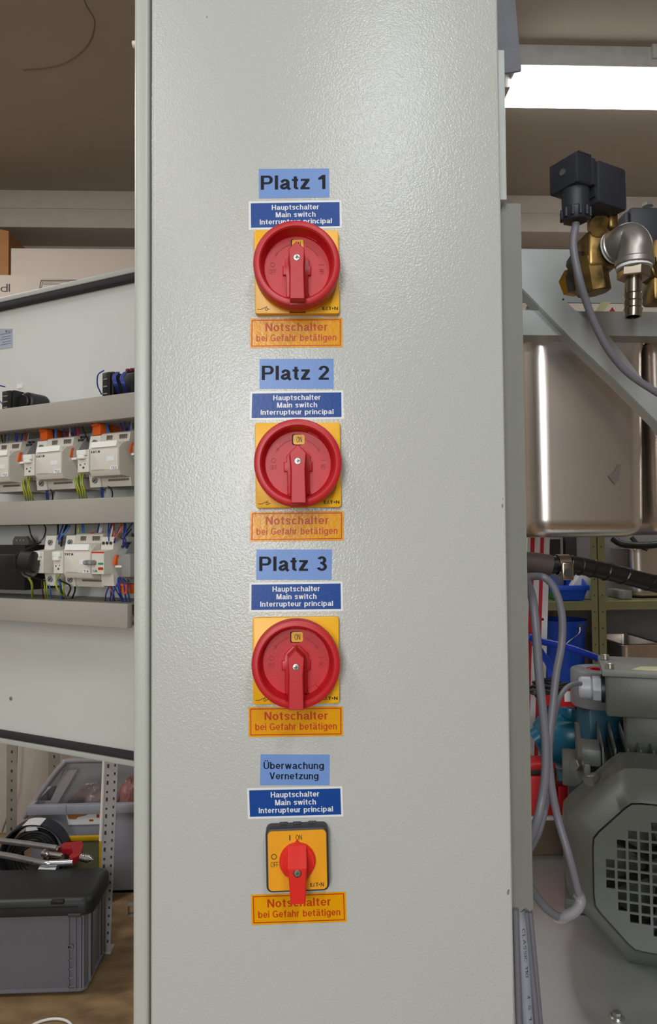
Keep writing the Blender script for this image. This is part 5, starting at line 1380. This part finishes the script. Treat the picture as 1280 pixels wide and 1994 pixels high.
# ================================================================ bench
ZB = .740
s = thing('steel_workbench', 'stainless steel workbench under the big motor', 'workbench', Matrix.Translation((.85, .6, 0)))
m_bench = mat('bench_steel', (205, 208, 208), .42, .85, var=.06, vscale=6, bump=.1, bscale=60)
mb = MB().box((XR + .012, .10, ZB - .03), (1.6, .85, ZB), .002); part('top', mb, m_bench, s)
for x in (XR + .05, 1.5):
    for y in (.14, .80): mb = MB().box((x, y, 0), (x + .04, y + .04, ZB - .03)); part('leg', mb, m_bench, s)
for px, py in ((1202, 1984),):
    r_ = px_ray(px, py); c = CAM + r_ * ((ZB - CAM.z) / r_.z)
    mb = MB().cyl(c, c + Vector((0, 0, .004)), .0085, 24, ch=.0015).cyl(c + Vector((0, 0, .004)), c + Vector((0, 0, .008)), .005, 6); part('bolt', mb, m_met, s)
# timber plinth behind with pale top
yP = 1.267 - DCAM
zP = P(1075, 1590, 1.267).z
s = thing('plinth', 'low brown block with a pale top at the back of the steel workbench', 'plinth', Matrix.Translation((.5, yP, ZB)))
mb = MB().box((.30, yP, ZB + .0004), (1.4, yP + .15, zP - .006)); part('block', mb, mat('brown_block', (98, 80, 64), .6), s)
mb = MB().box((.295, yP - .004, zP - .006), (1.405, yP + .153, zP), .002); part('top', mb, mat('pale_top', (190, 186, 182), .45), s, 'pale top')

# ================================================================ motor
m_mot = mat('motor_green_grey', (80, 83, 76), 0.42, bump=.1, bscale=400, var=.03)
fc = P(1303, 1716, .90)
ya = math.radians(20)
MM = Matrix(((math.cos(ya), 0, -math.sin(ya), fc.x), (-math.sin(ya), 0, -math.cos(ya), fc.y), (0, 1, 0, fc.z), (0, 0, 0, 1)))
s = thing('electric_motor', 'large green-grey electric motor with a perforated fan cowl lying on the steel bench', 'motor', Matrix.Translation((fc.x + .05, fc.y + .15, ZB)))
def octa(rx, ry, k=.40, z=0, n=3):
    """octagon with softened corners"""
    p = [(rx, -ry * k), (rx, ry * k), (rx * k, ry), (-rx * k, ry), (-rx, ry * k), (-rx, -ry * k), (-rx * k, -ry), (rx * k, -ry)]
    out = []
    for i in range(8):
        a = Vector(p[i - 1]); b = Vector(p[i]); c = Vector(p[(i + 1) % 8])
        for t in (-.16, 0, .16):
            q = b + ((c - b) * t if t > 0 else (b - a) * t)
            if t == 0: q = b * .985
            out.append((q.x, q.y, z))
    return out
def circle24(r, z): return [(r * math.cos(t), r * math.sin(t), z) for t in [2 * PI * (i - .5) / 24 - .35 for i in range(24)]]
RB = fc.z - ZB - .001
# face plate with real square holes
bm = bmesh.new()
pit = .01365; hs_ = .0052
face = octa(.088, .0915, .47, 0)
plate = MB(); plate.prism([(x, y) for x, y, z in face], -.0025, 0)
cut = MB()
for i in range(-6, 7):
    for j in range(-6, 7):
        if (i * i + j * j) ** .5 < 5.3:
            cut.box((i * pit - hs_, j * pit * .96 - hs_, -.02), (i * pit + hs_, j * pit * .96 + hs_, .02))
def tmpobj(mb):
    me = bpy.data.meshes.new('tmp'); mb.bm.to_mesh(me); o = bpy.data.objects.new('tmp', me); COL.objects.link(o); return o
po, co_ = tmpobj(plate), tmpobj(cut)
md = po.modifiers.new('b', 'BOOLEAN'); md.operation = 'DIFFERENCE'; md.object = co_; md.solver = 'EXACT'
bpy.context.view_layer.update()
me = bpy.data.meshes.new_from_object(po.evaluated_get(bpy.context.evaluated_depsgraph_get()))
mb = MB(MM); b2 = bmesh.new(); b2.from_mesh(me); mb._add(b2)
bpy.data.objects.remove(po); bpy.data.objects.remove(co_); bpy.data.meshes.remove(me)
part('grille', mb, m_mot, s, 'flat grille with square holes')
mb = MB(MM).loft([octa(.0885, .092, .47, -.004), octa(.0905, .094, .47, 0.0005), octa(.094, .098, .45, -.002), octa(.106, .112, .42, -.016), octa(.119, .127, .40, -.034), octa(.124, RB, .38, -.055), octa(.126, RB, .38, -.115), octa(.122, RB - .004, .38, -.115), octa(.115, .12, .40, -.05), octa(.088, .0915, .47, -.006)], caps=(False, False))
cw = part('fan_cowl', mb, m_mot, s)
mb = MB(MM)
for k in range(7):
    an = 2 * PI * k / 7
    R_ = Matrix.Rotation(an, 4, 'Z')
    mb.box((.015, -.002, -.05), (.080, .002, -.022), M=R_)
mb.cyl((0, 0, -.055), (0, 0, -.02), .022, 24)
part('fan', mb, m_hole, s)
mb = MB(MM).loft([circle24(.100, -.10), circle24(.102, -.115), circle24(.102, -.34), circle24(.09, -.36)])
for k in range(20):
    an = 2 * PI * (k + .5) / 20
    if abs(math.sin(an)) > .99: continue
    mb.box((.098, -.0016, -.335), (.118, .0016, -.125), M=Matrix.Rotation(an, 4, 'Z'))
for k in range(-4, 5): mb.box((k * .017 - .0012, .09, -.335), (k * .017 + .0012, .126 , -.125))
part('finned_housing', mb, m_mot, s)
mb = MB(MM)
mb.box((-.125, .065, -.20), (-.085, .100, -.125), .003).box((-.105, .095, -.19), (-.070, .120, -.13), .003)
part('foot_casting', mb, m_mot, s)
mb = MB(MM)
mb.box((-.125, -RB, -.30), (-.07, -RB + .02, -.14), .003).box((.07, -RB, -.30), (.125, -RB + .02, -.14), .003).box((-.10, -RB + .01, -.30), (-.07, -.05, -.14)).box((.07, -RB + .01, -.30), (.10, -.05, -.14))
part('mounting_feet', mb, m_mot, s)
# bracket strap, bolts
a = P(1125, 1408, 1.02); b = P(1135, 1515, 1.02)
mb = MB().prism([(a.x - .0025, a.z), (a.x + .0025, a.z), (b.x + .0035, b.z), (b.x - .0035, b.z)], 1.02 - DCAM, 1.026 - DCAM, Mf, bev=.0008); part('steel_strap', mb, mat('dull_steel', (120, 120, 112), .4, .8), s)
mb = MB().cyl(P(1117, 1489, 1.0), P(1130, 1489, 1.01), .0085, 6, ch=.001).cyl(P(1129, 1489, 1.01), P(1133, 1489, 1.01), .0100, 20); part('bolt', mb, mat('dull_steel', (120, 120, 112), .4, .8), s)
mb = MB().cyl(P(1148, 1520, .925), P(1158, 1512, .935), .0060, 8).cyl(P(1146, 1522, .924), P(1149, 1519, .926), .0075, 16); part('cowl_screw', mb, mat('dull_steel', (120, 120, 112), .4, .8), s)
# terminal box
jb = MM.inverted() @ P(1181, 1356, 1.02)
jx, jz = jb.x, jb.z
jy0 = (MM.inverted() @ P(1181, 1396, 1.02)).y; jy1 = (MM.inverted() @ P(1181, 1316, 1.02)).y; jy2 = (MM.inverted() @ P(1175, 1303, 1.02)).y
mb = MB(MM).box((jx, jy0, jz - .115), (jx + .15, jy1, jz), .004)
mb.box((jx + .030, .09, jz - .110), (jx + .138, jy0, jz - .062), .003)
tb = part('terminal_box', mb, m_mot, s)
mb = MB(MM).box((jx - .005, jy1, jz - .120), (jx + .155, jy2, jz + .005), .0015); ldm = part('terminal_box_lid', mb, mat('lid_grey', (120, 122, 116), .45), s)
for (xx, zz) in ((jx + .006, jz - .006), (jx + .004, jz - .085)):
    mb = MB(MM).cyl((xx, jy2, zz), (xx, jy2 + .0075, zz), .0062, 20, ch=.0008).cyl((xx, jy2 + .0075, zz), (xx, jy2 + .0077, zz), .0028, 6); part('lid_bolt', mb, m_met, s)
mb = MB(MM).prism([(jx + .035, -(jz - .004)), (jx + .10, -(jz - .002)), (jx + .14, -(jz - .03)), (jx + .14, -(jz - .05)), (jx + .05, -(jz - .030))], 0, .0008, Matrix(((1, 0, 0, 0), (0, 0, 1, jy2 + .0002), (0, -1, 0, 0), (0, 0, 0, 1))))
part('pale_sticker', mb, mat('pale_yellow', (206, 204, 150), .5), ldm, 'pale yellow sticker')
g0 = MM @ Vector((jx, (jy0 + jy1) / 2 + .004, jz - .035)); gx_ = -Vector((math.cos(ya), -math.sin(ya), 0))
mb = MB().cyl(g0, g0 + gx_ * .005, .0205, 24); part('gasket', mb, m_bp, s)
mb = MB().cyl(g0 + gx_ * .005, g0 + gx_ * .017, .0185, 6, ch=.001).cyl(g0 + gx_ * .017, g0 + gx_ * .036, .0165, 24, ch=.003); part('cable_gland', mb, mat('gland_grey', (168, 172, 178), .4), s, 'light grey cable gland')

# ================================================================ clutter behind the motor
# striped post
d = 1.46
q = [P(1026, 1030, d), P(1072, 1030, d), P(1061, 1420, d), P(1015, 1420, d)]
s = thing('striped_post', 'white barrier post with red stripes behind the hanging cables', 'post', Matrix.Translation((q[3].x, q[3].y, 0)))
def slant(x0, x1, dy0, dy1, ya_=1000, yb__=2290):
    k = -11 / 390
    f = lambda x, y: P(x + (y - 1040) * k, y, d)
    A = [f(x0, ya_), f(x1, ya_), f(x1, yb__), f(x0, yb__)]
    return [(p.x, p.z) for p in A]
mb = MB().prism(slant(1028, 1071.5, 0, 0), d - DCAM, d - DCAM + .02, Mf); pp = part('board', mb, mat('white_board', (226, 224, 228), .45), s)
for x0, x1 in ((1034, 1042), (1053, 1060)):
    mb = MB().prism(slant(x0, x1, 0, 0, 1001, 2280), d - DCAM - .0006, d - DCAM - .0001, Mf); part('red_stripe', mb, mat('stripe_red', (192, 34, 52), .45), pp)
c = P(1057, 1206, d); mb = MB().cyl((c.x, d - DCAM - .001, c.z), (c.x, d - DCAM + .0, c.z), .0028, 14); part('hole', mb, m_hole, pp)
# shelf units
m_olive = mat('olive_shelf', (118, 116, 78), .5, var=.05)
d = 2.4; yS = d - DCAM
zA = P(1150, 1172, d).z; zA2 = P(1150, 1188, d).z
def shelf_unit(x0, x1, label, pw):
    s = thing('metal_shelf_unit', label, 'shelf unit', Matrix.Translation(((x0 + x1) / 2, yS, 0)), 'olive shelf units')
    for x in (x0, x1 - pw):
        for y in (yS, yS + .37):
            mb = MB().box((x, y, 0), (x + pw, y + .002, 1.62)).box((x if x == x0 else x + pw - .002, y + .002, 0), (x + .002 if x == x0 else x + pw, y + pw, 1.62))
            p_ = part('post', mb, m_olive, s)
            if y == yS:
                mb = MB(); z = .05
                while z < 1.6: mb.box((x + pw * .4, y - .0006, z), (x + pw * .6, y, z + .004)); z += .055
                part('holes', mb, m_hole, p_)
    mb = MB().box((x0 + .003, yS + .401, .05), (x1 - .003, yS + .404, 1.61)); part('wall_shade_panel', mb, mat('painted_wall_shade', (126, 122, 120), .7), s)  # added dark sheet: its grey paints the shadow on the wall behind the shelves
    for z in (.25, .66, zA):
        mb = MB().box((x0 + .003, yS + .003, z - .002), (x1 - .003, yS + .40, z)).box((x0 + pw, yS, z - (zA - zA2)), (x1 - pw, yS + .002, z))
        part('shelf_board', mb, m_olive, s)
    return s
xm = P(1165, 1200, d).x
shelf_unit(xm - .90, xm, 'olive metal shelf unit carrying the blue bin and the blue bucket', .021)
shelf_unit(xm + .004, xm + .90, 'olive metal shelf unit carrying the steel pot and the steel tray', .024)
# blue open bin
m_blue = mat('blue_plastic', (22, 78, 200), .38)
def bin_(px0, px1, py0, py1, zb, m, label, slope=True):
    a = P(px0, py0, 2.43); b = P(px1, py1, 2.43); yy = 2.43 - DCAM
    h = a.z - b.z
    s = thing('storage_box', label, 'storage box', Matrix.Translation(((a.x + b.x) / 2, yy, zb)))
    t = .004; z1 = zb + h; x0, x1 = a.x, b.x; dpt = .24
    mb = MB()
    mb.hexa([(x0 + .014, yy + .012, zb + .001), (x1 - .014, yy + .012, zb + .001), (x1 - .014, yy + .016, zb + .001), (x0 + .014, yy + .016, zb + .001), (x0, yy, zb + h * .62), (x1, yy, zb + h * .62), (x1, yy + t, zb + h * .62), (x0, yy + t, zb + h * .62)])
    mb.box((x0 + .014, yy + .016, zb + .001), (x1 - .014, yy + dpt, zb + .005))
    for xa, xb in ((x0, x0 + .014), (x1, x1 - .014)):
        mb.loft([[(xb, yy + .012, zb + .001), (xb, yy + dpt, zb + .001), (xb + (t if xa == x0 else -t), yy + dpt, zb + .001), (xb + (t if xa == x0 else -t), yy + .012, zb + .001)],
                 [(xa, yy, zb + h * .62), (xa, yy + dpt, zb + h * .62), (xa + (t if xa == x0 else -t), yy + dpt, zb + h * .62), (xa + (t if xa == x0 else -t), yy, zb + h * .62)],
                 [(xa, yy + .06, z1), (xa, yy + dpt, z1), (xa + (t if xa == x0 else -t), yy + dpt, z1), (xa + (t if xa == x0 else -t), yy + .06, z1)]])
    mb.box((x0, yy + dpt, zb + .005), (x1, yy + dpt + t, z1))
    part('body', mb, m, s)
    mb = MB().box((x0 - .003, yy - .004, zb + h * .44), (x1 + .003, yy + .002, zb + h * .66), .002); part('front_lip', mb, m, s)
    return s
bin_(1086, 1147, 1126, 1171, zA + .001, m_blue, 'bright blue open storage bin with white papers on the olive shelf')
a = P(1100, 1140, 2.46)
mb = MB(Matrix.Translation((P(1113, 0, 2.5).x, 2.50 - DCAM, zA + .055)) @ Matrix.Rotation(.5, 4, 'Y') @ Matrix.Rotation(.3, 4, 'X')).box((-.035, -.02, -.035), (.045, .02, .045), .004)
single('white_packet', mb, m_wh, 'white packet tilted in the bright blue bin', 'packet')
mb = MB().box((P(1064, 0, 2.45).x, 2.45 - DCAM, zA + .001), (P(1078, 0, 2.45).x, 2.55 - DCAM, zA + .05), .003); single('green_box', mb, mat('green_plastic', (20, 120, 60), .4), 'small green box beside the bright blue bin', 'box')
# dark appliance behind
a = P(1071, 1048, 2.62); b = P(1098, 1086, 2.62)
s = thing('dark_screen_box', 'small dark box with grey frame on the olive shelf behind the hose', 'appliance', Matrix.Translation((a.x, a.y, zA)))
mb = MB().box((a.x - .06, a.y, zA + .001), (b.x, a.y + .08, a.z + .005), .004); k = part('housing', mb, mat('mid_grey', (110, 112, 116), .5), s)
mb = MB().box((a.x - .05, a.y - .002, zA + .12), (b.x - .012, a.y, a.z - .004)); part('dark_screen', mb, m_bp, k)
a = P(1101, 1040, 2.66); b = P(1126, 1171, 2.66)
mb = MB().box((a.x, a.y, zA + .001), (b.x, a.y + .08, a.z + .05), .002); single('dark_upright_box', mb, mat('dark_brown', (42, 34, 30), .6), 'dark upright box behind the bright blue bin', 'box')
# steel pot on shelf
c0 = P(1208, 0, 2.5).x; c1 = P(1320, 0, 2.5).x
s = gn(c0, c1, 2.50 - DCAM, 2.70 - DCAM, zA + .004, P(1240, 1068, 2.5).z, .035, 'deep stainless container on the olive shelf beside the twin posts', name='steel_pot')
mb = MB().box((P(1185, 0, 2.48).x, 2.47 - DCAM, zA + .001), (P(1203, 0, 2.48).x, 2.6 - DCAM, zA + .03), .003); single('grey_box', mb, m_gry, 'low grey box beside the deep stainless container', 'box')
# item above pot: black handle bundle
a = P(1190, 1060, 2.48)
mb = MB().tube([P(1193, 1048, 2.46), P(1215, 1060, 2.44), P(1260, 1062, 2.44), P(1300, 1058, 2.44)], .012, 10).tube([P(1230, 1046, 2.46), P(1245, 1062, 2.45), P(1262, 1070, 2.44)], .008, 8)
single('curved_utensil', mb, m_bp, 'dark curved utensil handles lying over the deep stainless container', 'utensil')
# steel tray lower
c0 = P(1186, 0, 2.45).x; c1 = P(1258, 0, 2.45).x; zt2 = P(1220, 1254, 2.45).z
gn(c0, c1, 2.45 - DCAM, 2.72 - DCAM, zt2 - .10, zt2, .02, 'shallow stainless tray below the deep container', name='steel_tray', rim=.012)
mb = MB().box((c0 + .002, 2.47 - DCAM, .661), (c1 - .002, 2.70 - DCAM, zt2 - .101), .003); single('dark_blue_box', mb, mat('dark_blue_plastic', (20, 40, 90), .5), 'dark blue box carrying the shallow stainless tray', 'box')
# bucket
cb_ = P(1097, 1210, 2.56)
s = thing('blue_bucket', 'blue plastic bucket with wire handle on the lower olive shelf', 'bucket', Matrix.Translation((cb_.x, cb_.y, .661)))
ztp = P(1097, 1212, 2.56 - .1).z
RT = .077
MBk = Matrix.Translation((cb_.x, cb_.y, 0))
mb = MB(MBk).lathe([(0, .662), (RT * .78, .662), (RT, ztp - .02), (RT - .003, ztp - .02), (RT * .78 - .003, .666), (0, .666)], None, 40); part('body', mb, m_blue, s)
mb = MB(MBk).lathe([(RT - .003, ztp - .022), (RT + .005, ztp - .022), (RT + .006, ztp), (RT - .003, ztp), (RT - .003, ztp - .022)], None, 40); part('rim', mb, m_blue, s)
mb = MB(MBk).tube([(.03, -RT - .003, ztp - .02), (.025, -RT - .006, ztp - .04), (-.01, -RT - .010, ztp - .065), (-.04, -RT - .004, ztp - .085), (-.068, -.04, ztp - .06)], .0016, 8).box((.026, -RT - .002, ztp - .03), (.036, -RT + .008, ztp - .008)); part('wire_handle', mb, m_met, s)
# blue pipes
for pts, lb in (([(1030, 1240, 1.30), (1052, 1248, 1.30), (1110, 1262, 1.30), (1172, 1284, 1.30)], 'blue tube running across behind the hanging cables'), ([(1040, 1250, 1.31), (1055, 1272, 1.31), (1072, 1300, 1.31), (1076, 1345, 1.31), (1076, 1372, 1.31)], 'blue tube bending down behind the hanging cables')):
    cable(pts, .0064, lb, mat('blue_tube', (24, 60, 176), .35), 'blue_tube')
# teal pump body
m_teal = mat('teal_paint', (10, 92, 118), .32, var=.03)
d = 1.335; sc = d / F
pc = P(1110, 1400, d)
zz = lambda y: P(1110, y, d).z
s = thing('teal_pump', 'teal painted pump housing standing behind the hanging cables', 'pump', Matrix.Translation((pc.x, pc.y, zP)))
mb = MB(Matrix.Translation((pc.x, pc.y, 0)))
pr = [(0, zz(1374)), (28 * sc, zz(1374)), (29 * sc, zz(1378)), (28 * sc, zz(1392)), (42 * sc, zz(1396)), (62 * sc, zz(1402)), (70 * sc, zz(1415)), (68 * sc, zz(1445)), (58 * sc, zz(1470)), (40 * sc, zz(1488)), (28 * sc, zz(1495)), (20 * sc, zz(1530)), (24 * sc, zP + .001), (0, zP + .001)]
mb.lathe(pr, None, 36)
mb.cyl((0, -56 * sc, zz(1445)), (0, -64 * sc, zz(1445)), 22 * sc, 28, ch=.002)
part('housing', mb, m_teal, s)
mb = MB().cyl(P(1108, 1402, d - .02), P(1190, 1414, d - .01), .030, 20, r1=.020).cyl(P(1100, 1402, d - .01), P(1040, 1440, d), .018, 16); part('side_branch', mb, m_teal, s)
c = P(1108, 1464, d - .066); mb = MB().cyl(c, c + Vector((0, -.004, 0)), .0065, 16); part('plug_screw', mb, m_met, s)
mb = MB().cyl(P(1165, 1378, 1.26), P(1165, 1394, 1.26), .010, 24, r1=.030)
single('light_blue_cone', mb, mat('sky_blue_plastic', (30, 130, 200), .35), 'light blue plastic cone resting against the teal pump', 'cone')
# red items
m_redp = mat('red_casing', (198, 24, 28), .35)
a = P(1056, 1348, 1.27)
mb = MB().loft([[P(1050, 1374, 1.25), P(1150, 1378, 1.25), P(1150, 1376, 1.31), P(1050, 1372, 1.31)], [P(1058, 1356, 1.25), P(1112, 1340, 1.25), P(1112, 1338, 1.31), P(1058, 1354, 1.31)]])
s_ = single('red_guard', mb, m_redp, 'red plastic guard on top of the teal pump', 'guard')
c = P(1107, 1356, 1.249); mb = MB().box((c.x - .007, c.y - .0010, c.z - .009), (c.x + .007, c.y - .0002, c.z + .009)); part('white_sticker', mb, m_wh, s_, 'white sticker')
s = thing('red_box', 'red plastic box on the pale ledge below the teal pump', 'box', Matrix.Translation(P(1060, 1545, 1.30)))
a = P(1030, 1512, 1.27); b = P(1084, 1543, 1.27)
mb = MB().box((a.x, a.y, zP + .0005), (b.x, a.y + .05, a.z), .003); part('body', mb, m_redp, s)
mb = MB().box((a.x, a.y + .004, a.z + .0), (b.x - .002, a.y + .04, a.z + .010), .002); part('black_band', mb, m_bp, s, 'black band'); 
mb = MB().box((a.x, a.y, a.z + .010), (b.x, a.y + .05, a.z + .022), .003); part('lid', mb, m_redp, s)
a = P(1088, 1532, 1.27); b = P(1106, 1543, 1.29)
mb = MB().box((a.x, a.y, zP + .0005), (b.x, a.y + .03, a.z), .001); single('red_block', mb, m_redp, 'small red block beside the motor cowl', 'block')
# black cable coil on the red guard
cc = P(1072, 1345, 1.275)
mb = MB()
for k in range(5):
    rr = .020 + .003 * (k % 3); mb.tube([(cc.x + (rr + .004 * math.sin(2 * a_ + k)) * math.cos(a_) * 1.3, cc.y + rr * math.sin(a_), cc.z - .006 + k * .005 + .002 * math.sin(3 * a_ + k)) for a_ in [2 * PI * i / 20 for i in range(21)]], .0028, 7, 2)
single('black_cable_coil', mb, m_rub, 'small coil of black cable lying on the red guard', 'cable coil')
# tape roll
d = 1.22; rc = P(1166, 1302, d); rr = 53 * d / F
s = thing('tape_roll', 'roll of grey tape with red core lying flat behind the motor terminal box', 'tape roll', Matrix.Translation((rc.x, rc.y, P(1166, 1372, d).z)))
M_ = Matrix.Translation((rc.x, rc.y, 0)); zt_2 = rc.z; zb2 = P(1166, 1372, d).z
mb = MB(M_).lathe([(rr * .42, zb2), (rr - .002, zb2), (rr, zb2 + .003), (rr, zt_2 - .003), (rr - .002, zt_2), (rr * .42, zt_2), (rr * .42, zb2)], None, 48)
for k in range(4): mb.lathe([(rr * (.52 + .1 * k), zt_2), (rr * (.54 + .1 * k), zt_2 + .0006), (rr * (.56 + .1 * k), zt_2)], None, 40)
part('tape', mb, mat('grey_tape', (118, 120, 126), .45, var=.03), s)
mb = MB(M_).lathe([(rr * .30, zb2), (rr * .41, zb2), (rr * .41, zt_2 - .001), (rr * .30, zt_2 - .001), (rr * .30, zb2)], None, 32); part('core', mb, m_redp, s, 'red core')
mb = MB().box((rc.x - .03, rc.y - .03, zP + .0005), (rc.x + .03, rc.y + .03, zb2 - .0005), .004); single('grey_pedestal', mb, mat('dark_teal', (14, 70, 92), .5), 'dark teal stand under the roll of grey tape', 'stand')
